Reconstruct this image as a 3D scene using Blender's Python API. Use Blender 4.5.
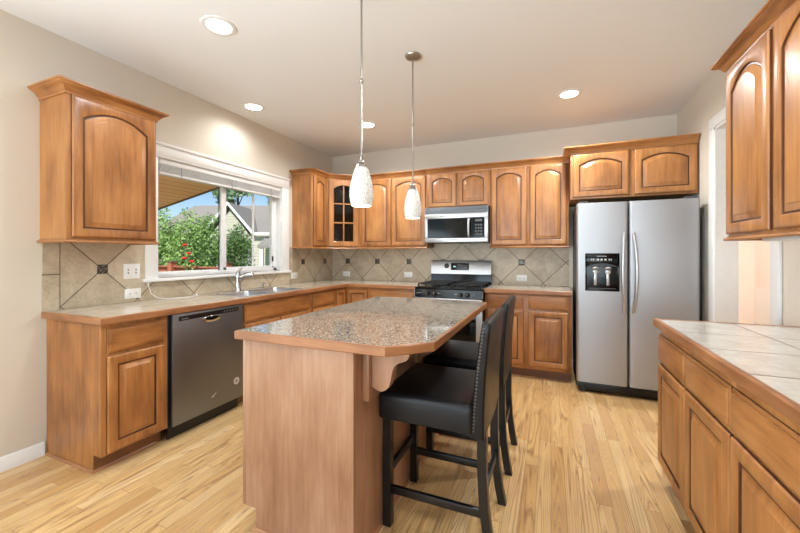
import bpy, bmesh, math, random
from mathutils import Matrix, Vector
R = math.radians
for o in list(bpy.data.objects): bpy.data.objects.remove(o)
SC = bpy.context.scene
COL = SC.collection

XL, YB, H, XR = -2.995, 4.526, 2.729, 1.202
# ------------------------------------------------------------------ camera
cd = bpy.data.cameras.new('camera'); cam = bpy.data.objects.new('camera', cd); COL.objects.link(cam)
cam.location = (0, 0, 1.282); cam.rotation_euler = (R(90), 0, 0.398)
cd.sensor_width = 36; cd.lens = 358.913 / 800 * 36; cd.shift_y = -(266.5 - 254.388) / 800
cd.clip_start = .02; cd.clip_end = 200
SC.camera = cam
# ------------------------------------------------------------------ world, sun, exposure
w = bpy.data.worlds.new('world'); SC.world = w; w.use_nodes = True
nt = w.node_tree; bg = nt.nodes['Background']
sky = nt.nodes.new('ShaderNodeTexSky'); sky.sky_type = 'NISHITA'; sky.sun_disc = False
sky.sun_elevation = R(48); sky.sun_rotation = R(155); sky.air_density = 1.0; sky.dust_density = .05; sky.ozone_density = 4.0
nt.links.new(sky.outputs[0], bg.inputs[0]); bg.inputs[1].default_value = .08
sl = bpy.data.lights.new('sun', 'SUN'); sl.energy = 3.6; sl.angle = R(.5); sl.color = (1, .95, .86)
so = bpy.data.objects.new('sun', sl); COL.objects.link(so)
so.rotation_euler = Vector((-.30, .64, -.70)).to_track_quat('-Z', 'Y').to_euler()
def area(name, loc, direction, sx, sy, power, col=(1, 1, 1), spread=180):
    l = bpy.data.lights.new(name, 'AREA'); l.shape = 'RECTANGLE'; l.size = sx; l.size_y = sy; l.energy = power; l.color = col; l.spread = R(spread)
    o = bpy.data.objects.new(name, l); COL.objects.link(o); o.location = loc
    o.rotation_euler = Vector(direction).to_track_quat('-Z', 'Y').to_euler(); return o
area('added_fill_rear', (-.6, -3.96, 1.25), (0, 1, 1.0), 3.9, 2.1, 98, (.74, .88, 1), 140)  # added fill behind the camera, tilted up to brighten the ceiling
area('added_fill_side', (4.93, -1.9, 1.25), (-1, .4, 1.0), 2.9, 2.0, 28, (.74, .88, 1), 140)  # added fill at an invented opening, unseen, aimed up at the ceiling
area('added_fill_left', (XL + .02, -1.7, 1.35), (1, .4, 1.0), 2.6, 1.8, 118, (.74, .88, 1), 140)  # added fill out of view, lifts the side cabinets and the ceiling
vs = SC.view_settings; vs.view_transform = 'Standard'; vs.look = 'None'; vs.gamma = 1; vs.exposure = 0.73
SC.cycles.use_denoising = True
SC.cycles.max_bounces = 8; SC.cycles.diffuse_bounces = 5; SC.cycles.glossy_bounces = 4; SC.cycles.transparent_max_bounces = 12
SC.cycles.sample_clamp_indirect = 6; SC.cycles.caustics_reflective = False; SC.cycles.caustics_refractive = False


# ------------------------------------------------------------------ materials
def srgb(r, g, b):
    f = lambda c: ((c / 255 + .055) / 1.055) ** 2.4 if c > 10 else c / 255 / 12.92
    return (f(r), f(g), f(b), 1)
class NM:
    def __init__(s, name, rough=.5, metal=0.0, color=None, **kw):
        s.m = bpy.data.materials.new(name); s.m.use_nodes = True; s.t = s.m.node_tree
        s.b = s.t.nodes['Principled BSDF']; s.b.inputs['Roughness'].default_value = rough; s.b.inputs['Metallic'].default_value = metal
        if color: s.b.inputs['Base Color'].default_value = color
        for k, v in kw.items(): s.b.inputs[k.replace('_', ' ')].default_value = v
    def n(s, typ, **kw):
        x = s.t.nodes.new('ShaderNode' + typ)
        for k, v in kw.items(): setattr(x, k, v)
        return x
    def put(s, sock, v):
        if hasattr(v, 'is_output') or isinstance(v, bpy.types.NodeSocket): s.t.links.new(v, sock)
        else: sock.default_value = v
    def math(s, op, a, b=0.0, c=None, clamp=False):
        x = s.n('Math', operation=op, use_clamp=clamp); s.put(x.inputs[0], a); s.put(x.inputs[1], b)
        if c is not None: s.put(x.inputs[2], c)
        return x.outputs[0]
    def mix(s, fac, a, b, mode='MIX'):
        x = s.n('Mix', data_type='RGBA', blend_type=mode); s.put(x.inputs[0], fac); s.put(x.inputs[6], a); s.put(x.inputs[7], b); return x.outputs[2]
    def ramp(s, fac, stops, interp='LINEAR'):
        x = s.n('ValToRGB'); s.put(x.inputs[0], fac); cr = x.color_ramp; cr.interpolation = interp
        while len(cr.elements) < len(stops): cr.elements.new(.5)
        for e, (p, c) in zip(cr.elements, stops): e.position = p; e.color = c
        return x.outputs[0]
    def noise(s, vec, scale, detail=3, rough=.5, dist=0):
        x = s.n('TexNoise'); s.put(x.inputs['Vector'], vec); x.inputs['Scale'].default_value = scale; x.inputs['Detail'].default_value = detail
        x.inputs['Roughness'].default_value = rough; x.inputs['Distortion'].default_value = dist; return x.outputs['Fac']
    def vmul(s, v, sc, add=None):
        x = s.n('VectorMath', operation='MULTIPLY'); s.put(x.inputs[0], v); x.inputs[1].default_value = sc
        if add is None: return x.outputs[0]
        y = s.n('VectorMath', operation='ADD'); s.t.links.new(x.outputs[0], y.inputs[0]); s.put(y.inputs[1], add); return y.outputs[0]
    def obj(s): return s.n('TexCoord').outputs['Object']
    def pos(s): return s.n('NewGeometry').outputs['Position']
    def rnd(s): return s.n('ObjectInfo').outputs['Random']
    def col(s, c): s.put(s.b.inputs['Base Color'], c); return s
    def bump(s, h, strength=.2, dist=.01):
        x = s.n('Bump'); x.inputs['Strength'].default_value = strength; x.inputs['Distance'].default_value = dist; s.put(x.inputs['Height'], h)
        s.t.links.new(x.outputs[0], s.b.inputs['Normal']); return s

def wood(name, light, mid, dark, horizontal=False, rough=.4, blotch=1.0):
    k = NM(name, rough); p = k.obj()
    off = k.n('CombineXYZ'); r = k.math('MULTIPLY', k.rnd(), 17.0)
    for i in range(3): k.put(off.inputs[i], r)
    sc = (2.2, 2.2, 26) if horizontal else (22, 22, 1.6)
    g = k.noise(k.vmul(p, sc, off.outputs[0]), 1.6, 5, .6, .6)
    f = k.noise(k.vmul(p, tuple(4 * q for q in sc), off.outputs[0]), 2.0, 3, .6)
    b = k.noise(k.vmul(p, (3, 3, 5) if horizontal else (5, 5, 2.2), off.outputs[0]), 1.2, 2, .5)
    t = k.math('ADD', k.math('MULTIPLY', g, .36), k.math('ADD', k.math('MULTIPLY', f, .14), k.math('MULTIPLY', b, .5 * blotch)))
    t = k.math('ADD', t, k.math('MULTIPLY', k.math('SUBTRACT', k.rnd(), .5), .07))
    k.col(k.ramp(t, [(.34, dark), (.5, mid), (.66, light)]))
    k.b.inputs['Coat Weight'].default_value = .16; k.b.inputs['Coat Roughness'].default_value = .22
    k.bump(f, .06, .004); return k.m
CL, CM_, CDk = srgb(190, 134, 78), srgb(166, 110, 60), srgb(126, 78, 40)
M = {}
M['wood'] = wood('stained_maple', CL, CM_, CDk)
M['woodh'] = wood('stained_maple_rail', CL, CM_, CDk, True)
M['woodin'] = NM('cabinet_interior', .6, 0, srgb(70, 48, 34)).m
M['groove'] = wood('glaze_shadow_profile', srgb(112, 68, 38), srgb(90, 51, 27), srgb(66, 36, 19))  # stain glaze plus the shadow of gaps and grooves, put into the colour
M['island_wood'] = wood('island_maple', srgb(178, 140, 112), srgb(161, 119, 91), srgb(140, 97, 70))
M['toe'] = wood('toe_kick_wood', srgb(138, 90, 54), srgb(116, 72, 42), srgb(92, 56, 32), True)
M['edge'] = wood('edge_banding', srgb(180, 130, 88), srgb(158, 106, 67), srgb(126, 80, 48), True)

def plain(name, c, rough=.5, metal=0, **kw):
    k = NM(name, rough, metal, **kw); n = k.noise(k.obj(), 30, 3)
    d = tuple(x * .9 for x in c[:3]) + (1,)
    k.col(k.mix(n, d, c)); return k.m
def wallmat(name, c):
    k = NM(name, .85); n = k.noise(k.pos(), 260, 2); n2 = k.noise(k.pos(), .8, 2)
    k.col(k.mix(n2, tuple(x * .97 for x in c[:3]) + (1,), c)); k.bump(n, .06, .002); return k.m
M['wall'] = wallmat('beige_wall_paint', srgb(214, 205, 191))
M['ceil'] = wallmat('ceiling_paint', srgb(240, 241, 241))
M['hall'] = wallmat('hall_paint', srgb(242, 228, 218))
M['white'] = plain('white_trim_paint', srgb(238, 238, 236), .4)
M['vinyl'] = plain('window_vinyl', srgb(235, 236, 236), .35)
M['blind'] = plain('blind_slats', srgb(226, 226, 224), .4)
M['plate'] = plain('white_plastic', srgb(240, 240, 238), .3)
M['slot'] = plain('dark_slot', srgb(90, 88, 84), .5)
M['black'] = plain('black_plastic', srgb(18, 18, 19), .3)
M['blackgloss'] = plain('black_glass', srgb(10, 11, 12), .08, Specular_IOR_Level=.28)
M['blackiron'] = plain('cast_iron', srgb(22, 22, 23), .5)
M['leather'] = NM('black_leather', .34); k = M['leather']; n = k.noise(k.obj(), 240, 2); k.col(k.mix(k.noise(k.obj(), 6, 2), srgb(15, 14, 15), srgb(24, 22, 23))); k.bump(n, .12, .002); k.b.inputs['Specular IOR Level'].default_value = .3; M['leather'] = k.m
M['blackwood'] = plain('black_painted_wood', srgb(16, 14, 14), .32)
M['nail'] = plain('pewter_nailhead', srgb(90, 86, 82), .3, 1)
M['chrome'] = plain('chrome', srgb(215, 217, 220), .09, 1)
M['nickel'] = plain('brushed_nickel', srgb(170, 164, 156), .28, 1)
def steel(name, c, rough=.3, vert=True):
    k = NM(name, rough, 1); v = k.vmul(k.obj(), (1, 1, 260) if not vert else (260, 260, 1))
    n = k.noise(v, 1.0, 2); k.col(k.mix(n, tuple(x * .93 for x in c[:3]) + (1,), c))
    k.put(k.b.inputs['Roughness'], k.math('ADD', k.math('MULTIPLY', n, .1), rough - .05)); return k.m
M['steel'] = steel('stainless_steel', srgb(182, 184, 187), .5)
M['steeld'] = steel('dishwasher_steel', srgb(134, 137, 142), .42)
M['steelb'] = steel('bright_steel', srgb(196, 198, 200), .36)
M['greyside'] = plain('grey_appliance_side', srgb(72, 72, 74), .5)
M['silver'] = plain('silver_plastic', srgb(190, 190, 190), .3, .6)
M['print'] = plain('printed_white', srgb(215, 215, 212), .5)
M['printdim'] = plain('printed_grey', srgb(150, 152, 156), .5)
def emit(name, c, st):
    k = NM(name, .5, 0, c); k.b.inputs['Emission Color'].default_value = c; k.b.inputs['Emission Strength'].default_value = st; return k.m
M['lens'] = emit('lit_lamp_lens', (1, .95, .86, 1), 5.0)
M['display'] = emit('clock_display', srgb(150, 215, 220), .6)
k = NM('crackle_glass_shade', .25); vor = k.n('TexVoronoi', feature='DISTANCE_TO_EDGE'); k.put(vor.inputs['Vector'], k.obj()); vor.inputs['Scale'].default_value = 110
cr = k.ramp(vor.outputs['Distance'], [(0, srgb(150, 147, 140)), (.14, srgb(222, 221, 216))]); k.col(cr)
k.put(k.b.inputs['Emission Color'], cr); k.b.inputs['Emission Strength'].default_value = .10; k.bump(vor.outputs['Distance'], .35, .004); M['shade'] = k.m
# glass
k = NM('window_glass'); t = k.t; tr = k.n('BsdfTransparent'); gl = k.n('BsdfGlossy'); gl.inputs['Roughness'].default_value = .02
fr = k.n('Fresnel'); fr.inputs[0].default_value = 1.3; mx = k.n('MixShader'); bf = k.math('SUBTRACT', 1.0, k.n('NewGeometry').outputs['Backfacing']); t.links.new(k.math('MULTIPLY', fr.outputs[0], bf), mx.inputs[0]); t.links.new(tr.outputs[0], mx.inputs[1]); t.links.new(gl.outputs[0], mx.inputs[2])
t.links.new(mx.outputs[0], t.nodes['Material Output'].inputs[0]); M['glass'] = k.m
k = NM('shade_tinted_cabinet_glass'); t = k.t; tr = k.n('BsdfTransparent'); tr.inputs[0].default_value = (.3, .32, .32, 1); gl = k.n('BsdfGlossy'); gl.inputs['Roughness'].default_value = .05  # dark tint stands in for the unlit cabinet interior
fr = k.n('Fresnel'); fr.inputs[0].default_value = 1.5; mx = k.n('MixShader'); bf = k.math('SUBTRACT', 1.0, k.n('NewGeometry').outputs['Backfacing']); t.links.new(k.math('MULTIPLY', fr.outputs[0], bf), mx.inputs[0]); t.links.new(tr.outputs[0], mx.inputs[1]); t.links.new(gl.outputs[0], mx.inputs[2])
t.links.new(mx.outputs[0], t.nodes['Material Output'].inputs[0]); M['cabglass'] = k.m
# granite
k = NM('speckled_granite', .05); p = k.obj(); vor = k.n('TexVoronoi'); k.put(vor.inputs['Vector'], p); vor.inputs['Scale'].default_value = 185
sep = k.n('SeparateColor'); k.t.links.new(vor.outputs['Color'], sep.inputs[0])
g1 = k.ramp(sep.outputs[0], [(0, srgb(64, 60, 58)), (.14, srgb(116, 106, 96)), (.34, srgb(152, 142, 128)), (.6, srgb(176, 168, 154)), (.8, srgb(134, 130, 124)), (.92, srgb(210, 204, 194))], 'CONSTANT')
g2 = k.noise(p, 60, 3); k.col(k.mix(k.math('MULTIPLY', g2, .3), g1, srgb(128, 114, 98))); M['granite'] = k.m
# tile with grout on a grid or diagonal
def tile(name, axis, t0, z0, P, base, alt, grout, diag=True, rough=.45, gw=.0032, P2=None, topdown=False, vary=1.0):
    k = NM(name, rough); p = k.pos(); s = k.n('SeparateXYZ'); k.t.links.new(p, s.inputs[0])
    A = s.outputs[axis]; B = s.outputs[1 if topdown else 2]
    a = k.math('DIVIDE', k.math('SUBTRACT', A, t0), P); b = k.math('DIVIDE', k.math('SUBTRACT', B, z0), P2 or P)
    if diag: u, v, q = k.math('ADD', a, b), k.math('SUBTRACT', a, b), P / math.sqrt(2)
    else: u, v, q = a, b, P
    def dist(x):
        f = k.math('FRACT', x); return k.math('MULTIPLY', k.math('MINIMUM', f, k.math('SUBTRACT', 1.0, f)), q)
    d = k.math('MINIMUM', dist(u), dist(v))
    c3 = k.n('CombineXYZ'); k.put(c3.inputs[0], k.math('FLOOR', u)); k.put(c3.inputs[1], k.math('FLOOR', v))
    wn = k.n('TexWhiteNoise', noise_dimensions='2D'); k.t.links.new(c3.outputs[0], wn.inputs['Vector'])
    n1 = k.noise(p, 9, 5, .65, .4); n2 = k.noise(p, 60, 3, .6)
    m = k.math('ADD', k.math('MULTIPLY', n1, .9), k.math('ADD', k.math('MULTIPLY', n2, .35), k.math('MULTIPLY', k.math('SUBTRACT', wn.outputs[0], .5), .3 * vary)))
    c = k.ramp(m, [(.4, alt), (.82, base)])
    g = k.math('LESS_THAN', d, gw)
    k.col(k.mix(g, c, grout)); k.put(k.b.inputs['Roughness'], k.math('ADD', rough, k.math('MULTIPLY', g, .4)))
    hgt = k.math('MULTIPLY', k.math('MINIMUM', d, gw * 1.6), 1 / (gw * 1.6)); k.bump(hgt, .5, .002); return k.m
TB, TA, TG = srgb(202, 189, 166), srgb(164, 149, 126), srgb(104, 90, 74)
M['bs_left'] = tile('diagonal_tile', 1, 1.556, 1.175, .48, TB, TA, TG)
M['bs_leftb'] = tile('diagonal_tile_corner', 1, 4.325, 1.185, .49, TB, TA, TG)
M['bs_back'] = tile('diagonal_tile_rear', 0, -1.763, 1.185, .48, TB, TA, TG)
M['bs_strip'] = tile('straight_tile', 1, 1.3145, 1.151, .34, TB, TA, TG, False, .45, .0035)
CT, CA, CG = srgb(206, 196, 178), srgb(182, 168, 148), srgb(140, 126, 108)
M['ct_left'] = tile('counter_tile', 0, -2.378, 1.26, .33, CT, CA, CG, False, .12, .0028, None, True, .5)
M['ct_back'] = tile('counter_tile_rear', 0, -.53, 3.905, .33, CT, CA, CG, False, .12, .0028, None, True, .5)
M['ct_right'] = tile('counter_tile_side', 0, .557, 2.09, .33, srgb(210, 207, 198), srgb(186, 180, 168), srgb(96, 82, 70), False, .16, .004, None, True, .5)
# mosaic accent
k = NM('mosaic_accent', .3, .4); vor = k.n('TexVoronoi'); k.put(vor.inputs['Vector'], k.obj()); vor.inputs['Scale'].default_value = 110
sep = k.n('SeparateColor'); k.t.links.new(vor.outputs['Color'], sep.inputs[0]); k.col(k.ramp(sep.outputs[1], [(.1, srgb(50, 46, 44)), (.9, srgb(120, 112, 104))])); M['accent'] = k.m
# oak floor
k = NM('oak_strip_floor', .28); p = k.pos(); s = k.n('SeparateXYZ'); k.t.links.new(p, s.inputs[0])
PW = .072
ux = k.math('DIVIDE', s.outputs[0], PW); ix = k.math('FLOOR', ux); fx = k.math('FRACT', ux)
wn = k.n('TexWhiteNoise', noise_dimensions='1D'); k.t.links.new(ix, wn.inputs['W'])
uy = k.math('ADD', k.math('DIVIDE', s.outputs[1], .95), k.math('MULTIPLY', wn.outputs[0], 7.3)); iy = k.math('FLOOR', uy); fy = k.math('FRACT', uy)
cc = k.n('CombineXYZ'); k.put(cc.inputs[0], ix); k.put(cc.inputs[1], iy)
wc = k.n('TexWhiteNoise', noise_dimensions='2D'); k.t.links.new(cc.outputs[0], wc.inputs['Vector'])
gv = k.n('CombineXYZ'); k.put(gv.inputs[0], k.math('ADD', k.math('MULTIPLY', s.outputs[0], 9.5), k.math('MULTIPLY', wc.outputs[0], 91.0)))
k.put(gv.inputs[1], k.math('MULTIPLY', s.outputs[1], .5)); k.put(gv.inputs[2], k.math('MULTIPLY', wc.outputs[0], 33.0))
nn = k.noise(gv.outputs[0], 1.0, 1.5, .4, .25)
ring = k.math('FRACT', k.math('MULTIPLY', nn, 25.0)); ring = k.math('ABSOLUTE', k.math('SUBTRACT', k.math('MULTIPLY', ring, 2.0), 1.0))
line = k.ramp(ring, [(.0, (1, 1, 1, 1)), (.22, (.55, .55, .55, 1)), (.6, (0, 0, 0, 1))])
fine = k.noise(k.vmul(p, (160, 5, 1)), 1.0, 3, .6)
tone = k.ramp(wc.outputs[0], [(0, srgb(204, 164, 110)), (.3, srgb(216, 178, 122)), (.7, srgb(222, 187, 132)), (1, srgb(230, 200, 150))])
lw = k.math('MULTIPLY', line, k.math('ADD', .34, k.math('MULTIPLY', fine, .7)))
c = k.mix(lw, tone, srgb(128, 82, 42)); c = k.mix(k.math('MULTIPLY', fine, .22), c, srgb(166, 116, 66))
ex = k.math('MULTIPLY', k.math('MINIMUM', fx, k.math('SUBTRACT', 1.0, fx)), PW); ey = k.math('MULTIPLY', k.math('MINIMUM', fy, k.math('SUBTRACT', 1.0, fy)), .95)
gap = k.math('LESS_THAN', k.math('MINIMUM', ex, ey), .0011)
c = k.mix(k.math('MULTIPLY', gap, .55), c, srgb(92, 58, 30)); k.col(c)
k.put(k.b.inputs['Roughness'], k.math('ADD', .22, k.math('MULTIPLY', line, .14))); M['floor'] = k.m
# outside
def leafmat(name, a, b):
    k = NM(name, .55); n = k.noise(k.pos(), 7, 3); n2 = k.noise(k.pos(), 60, 1)
    k.col(k.mix(k.math('ADD', k.math('MULTIPLY', n, .6), k.math('MULTIPLY', n2, .4)), a, b)); k.b.inputs['Subsurface Weight'].default_value = 0
    k.b.inputs['Specular IOR Level'].default_value = .25
    return k.m
M['leaf1'] = leafmat('light_green_leaves', srgb(96, 140, 66), srgb(178, 206, 128))
M['leaf2'] = leafmat('deep_green_leaves', srgb(62, 100, 54), srgb(126, 160, 96))
M['leaf3'] = leafmat('far_tree_leaves', srgb(96, 130, 92), srgb(160, 186, 150))
M['rose'] = plain('red_petals', srgb(214, 40, 30), .6)
M['stem'] = plain('green_stem', srgb(86, 110, 60), .7)
M['bark'] = plain('bark', srgb(96, 80, 64), .9)
k = NM('cedar_fence', .75); g = k.noise(k.vmul(k.pos(), (20, 20, 2)), 1.5, 3); k.col(k.mix(g, srgb(136, 76, 54), srgb(190, 118, 88))); M['fence'] = k.m
def stripes(name, axis, period, c1, c2, line, rough=.7, lw=.12):
    k = NM(name, rough); s = k.n('SeparateXYZ'); k.t.links.new(k.obj(), s.inputs[0])
    u = k.math('DIVIDE', s.outputs[axis], period); f = k.math('FRACT', u)
    wn = k.n('TexWhiteNoise', noise_dimensions='1D'); k.t.links.new(k.math('FLOOR', u), wn.inputs['W'])
    c = k.mix(wn.outputs[0], c1, c2); c = k.mix(k.math('LESS_THAN', f, lw), c, line); k.col(c); k.bump(f, .3, .01); return k.m
M['siding'] = stripes('lap_siding', 2, .16, srgb(188, 186, 172), srgb(196, 194, 180), srgb(150, 148, 136))
k = NM('shingle_roof', .9); n = k.noise(k.vmul(k.obj(), (6, 6, 30)), 1.5, 4, .7); k.col(k.mix(n, srgb(112, 110, 108), srgb(158, 154, 148))); M['shingle'] = k.m
M['soffit'] = stripes('tongue_groove_soffit', 0, .14, srgb(246, 184, 122), srgb(250, 198, 140), srgb(180, 118, 68), .6, .08)
M['fascia'] = plain('fascia_board', srgb(120, 92, 70), .7)
k = NM('lawn', .9); n = k.noise(k.pos(), 25, 4); k.col(k.mix(n, srgb(90, 120, 60), srgb(140, 165, 90))); M['lawn'] = k.m
M['concrete'] = plain('concrete', srgb(232, 226, 214), .85)

# ------------------------------------------------------------------ geometry helpers
class MB:
    def __init__(s, mat4=None): s.bm = bmesh.new(); s.X = mat4 or Matrix()
    def _v(s, p): return s.bm.verts.new(s.X @ Vector(p))
    def box(s, x0, x1, y0, y1, z0, z1, bev=0.0, seg=2):
        t = bmesh.new(); bmesh.ops.create_cube(t, size=1)
        for v in t.verts:
            v.co = Vector((x0 + (v.co.x + .5) * (x1 - x0), y0 + (v.co.y + .5) * (y1 - y0), z0 + (v.co.z + .5) * (z1 - z0)))
        if bev: bmesh.ops.bevel(t, geom=t.edges[:], offset=bev, segments=seg, profile=.5, affect='EDGES')
        s.add(t); return s
    def add(s, t):
        mp = {}
        for v in t.verts: mp[v] = s._v(v.co)
        for f in t.faces:
            try: s.bm.faces.new([mp[v] for v in f.verts])
            except ValueError: pass
        t.free()
    def loft(s, loops, cap0=True, cap1=True, closed=True):
        L = [[s._v(p) for p in lp] for lp in loops]; n = len(L[0])
        for a, b in zip(L, L[1:]):
            for i in range(n if closed else n - 1):
                j = (i + 1) % n
                try: s.bm.faces.new((a[i], a[j], b[j], b[i]))
                except ValueError: pass
        if cap0: s.bm.faces.new(L[0][::-1])
        if cap1: s.bm.faces.new(L[-1])
        return s
    def tube(s, pts, r, n=10, caps=True):
        pts = [Vector(p) for p in pts]; rs = r if isinstance(r, (list, tuple)) else [r] * len(pts)
        loops = []; up = None
        for i, p in enumerate(pts):
            d = (pts[min(i + 1, len(pts) - 1)] - pts[max(i - 1, 0)]).normalized()
            if up is None:
                up = Vector((0, 0, 1)) if abs(d.z) < .9 else Vector((1, 0, 0))
            a = d.cross(up).normalized(); up = a.cross(d).normalized(); b = up
            loops.append([p + (a * math.cos(2 * math.pi * k / n) + b * math.sin(2 * math.pi * k / n)) * rs[i] for k in range(n)])
        return s.loft(loops, caps, caps)
    def lathe(s, prof, c=(0, 0, 0), n=28, cap0=True, cap1=True):
        loops = [[(c[0] + r * math.cos(2 * math.pi * k / n), c[1] + r * math.sin(2 * math.pi * k / n), c[2] + z) for k in range(n)] for r, z in prof]
        return s.loft(loops, cap0, cap1)
    def prism(s, poly, z0, z1):
        return s.loft([[(x, y, z0) for x, y in poly], [(x, y, z1) for x, y in poly]])
    def extrude(s, pts, d):
        d = Vector(d); return s.loft([[Vector(p) for p in pts], [Vector(p) + d for p in pts]])
    def sweep(s, path, prof, ):
        # path: plan polyline (x,y); profile (out,z), out to the right of travel
        n = len(path); P = [Vector(p) for p in path]; loops = []
        for i in range(n):
            d0 = (P[i] - P[i - 1]).normalized() if i else None; d1 = (P[i + 1] - P[i]).normalized() if i < n - 1 else None
            n0 = Vector((d0.y, -d0.x)) if d0 else None; n1 = Vector((d1.y, -d1.x)) if d1 else None
            if n0 is None: m = n1
            elif n1 is None: m = n0
            else:
                m = (n0 + n1); m = m / max(m.dot(n0), .2)
            loops.append([(P[i].x + m.x * o, P[i].y + m.y * o, z) for o, z in prof])
        return s.loft(loops)
    def obj(s, name, mat, parent=None, smooth=True):
        bm = s.bm
        bmesh.ops.recalc_face_normals(bm, faces=bm.faces[:])
        root = parent
        while root is not None and root.parent is not None: root = root.parent
        if root is not None and not s.__dict__.get('local'):
            off = root.location; 
            for v in bm.verts: v.co -= off
        me = bpy.data.meshes.new(name); bm.to_mesh(me); bm.free()
        for m in (mat if isinstance(mat, (list, tuple)) else [mat]): me.materials.append(M[m])
        if smooth:
            me.shade_smooth(); me.set_sharp_from_angle(angle=R(35))
        o = bpy.data.objects.new(name, me); COL.objects.link(o)
        if parent is not None: o.parent = parent
        return o
def thing(name, label, cat, loc=(0, 0, 0), group=None):
    o = bpy.data.objects.new(name, None); COL.objects.link(o); o.location = loc; o.empty_display_size = .1
    o['label'] = label; o['category'] = cat
    if group: o['group'] = group
    return o
def struct(o): o['kind'] = 'structure'; return o
def tag(o, label, cat, group=None, kind=None):
    o['label'] = label; o['category'] = cat
    if group: o['group'] = group
    if kind: o['kind'] = kind
    return o
def bb(name, mat, parent, *b, bev=0.0, X=None): return MB(X).box(*b, bev=bev).obj(name, mat, parent)
def face(O, u, n):
    u, n = Vector(u), Vector(n); z = Vector((0, 0, 1))
    return Matrix(((u.x, n.x, z.x, O[0]), (u.y, n.y, z.y, O[1]), (u.z, n.z, z.z, O[2]), (0, 0, 0, 1)))

# ------------------------------------------------------------------ cabinet doors
def panel_loop(a0, a1, c0, c1, rise, b, N=12):
    pts = [(a0, b, c0), (a1, b, c0)]
    ac, hw = (a0 + a1) / 2, (a1 - a0) / 2
    for i in range(N + 1):
        a = a1 - (a1 - a0) * i / N
        pts.append((a, b, c1 - rise + rise * (1 - ((a - ac) / hw) ** 2)))
    return pts
def glaze_shadow_edges(o, X):  # side faces get the dark colour for glaze and gap shadow
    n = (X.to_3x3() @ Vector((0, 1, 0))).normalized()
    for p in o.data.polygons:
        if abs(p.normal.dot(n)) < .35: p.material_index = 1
def add_door(X, parent, a0, a1, c0, c1, rise=0.0, stile=.056, mat='wood', T=.02, name='door'):
    m = MB(X)
    def lp(off, b, r=0.0): return panel_loop(a0 + off, a1 - off, c0 + off, c1 - off, r, b)
    m.loft([lp(.001, .001), lp(0, .003), lp(0, T - .008), lp(.003, T - .0035), lp(.009, T - .0005), lp(.011, T), lp(stile - .007, T, rise), lp(stile - .001, T - .004, rise), lp(stile + .001, T - .013, rise)], True, True)
    d = m.obj(name, [mat, 'groove'], parent); glaze_shadow_edges(d, X)
    g = MB(X)
    r2 = rise
    g.loft([lp(stile + .0012, T - .0125, r2), lp(stile + .002, T - .0105, r2), lp(stile + .011, T - .0105, r2)], True, True)
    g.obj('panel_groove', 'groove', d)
    q = MB(X)
    st2 = stile + .010
    q.loft([lp(st2, T - .0125, r2), lp(st2, T - .0085, r2), lp(st2 + .003, T - .0075, r2), lp(st2 + .026, T - .0005, r2 * .94), lp(st2 + .029, T + .0022, r2 * .93), lp(st2 + .032, T + .0025, r2 * .92)], True, True)
    q.obj('raised_panel', mat, d)
    return d
def add_drawer(X, parent, a0, a1, c0, c1, T=.02, name='drawer'):
    m = MB(X)
    def lp(off, b): return panel_loop(a0 + off, a1 - off, c0 + off, c1 - off, 0, b, 1)
    m.loft([lp(.001, .001), lp(0, .003), lp(0, T - .011), lp(.003, T - .008), lp(.011, T - .007), lp(.0125, T - .003), lp(.018, T), lp(.022, T + .0008)], True, True)
    d = m.obj(name, ['woodh', 'groove'], parent); glaze_shadow_edges(d, X); return d
def glass_door(X, parent, a0, a1, c0, c1, rise, stile=.056, T=.02):
    m = MB(X)
    def lp(off, b, r=0.0): return panel_loop(a0 + off, a1 - off, c0 + off, c1 - off, r, b)
    outer = [lp(0, .001), lp(0, T - .004), lp(.004, T), lp(stile, T, rise), lp(stile + .004, T - .004, rise), lp(stile + .004, .001, rise)]
    m.loft(outer + [outer[0]], False, False)
    bmesh.ops.remove_doubles(m.bm, verts=m.bm.verts[:], dist=1e-5)
    d = m.obj('door', 'wood', parent)
    ac = (a0 + a1) / 2; q = MB(X)
    q.box(ac - .008, ac + .008, .004, T - .002, c0 + stile, c1 - stile + .002)
    H3 = (c1 - c0 - 2 * stile) / 3
    for i in (1, 2): q.box(a0 + stile, a1 - stile, .004, T - .002, c0 + stile + H3 * i - .008, c0 + stile + H3 * i + .008)
    q.obj('muntin', 'wood', d)
    g = MB(X); g.loft([lp(stile - .004, .006, rise), lp(stile - .004, .009, rise)]); g.obj('glass_pane', 'cabglass', d)
    return d
CROWN = [(0, -.01), (.006, -.01), (.008, .004), (.016, .010), (.022, .022), (.036, .036), (.050, .042), (.054, .048), (.060, .050), (.060, .060), (0, .060)]
RAIL = [(0, 0), (.014, 0), (.018, .006), (.014, .014), (.004, .019), (.002, .026), (0, .026)]
def prof(pf, z, k=1.0): return [(o * k, z + h * k) for o, h in pf]
TOE = .10
def base_cabinet(name, label, X, a0, a1, depth, z1=.873, doors=(), drawers=(), cat='cabinet', notch=True, group=None, mat='wood'):
    o = X @ Vector(((a0 + a1) / 2, -depth / 2, 0))
    t = thing(name, label, cat, (o.x, o.y, 0), group)
    m = MB(X); m.box(a0, a1, -depth, -.02, TOE, z1); m.box(a0, a1, -depth, -.075, 0, TOE + .001); m.obj('carcass', mat, t)
    f = MB(X); f.box(a0, a1, -.0199, 0, TOE, z1, .0015); f.obj('face_frame', mat, t)
    k = MB(X); k.box(a0 + .001, a1 - .001, -.0749, -.072, .002, TOE); k.obj('toe_kick', 'toe', t)
    for d in doors: add_door(X, t, *d)
    for d in drawers: add_drawer(X, t, *d)
    return t

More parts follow.
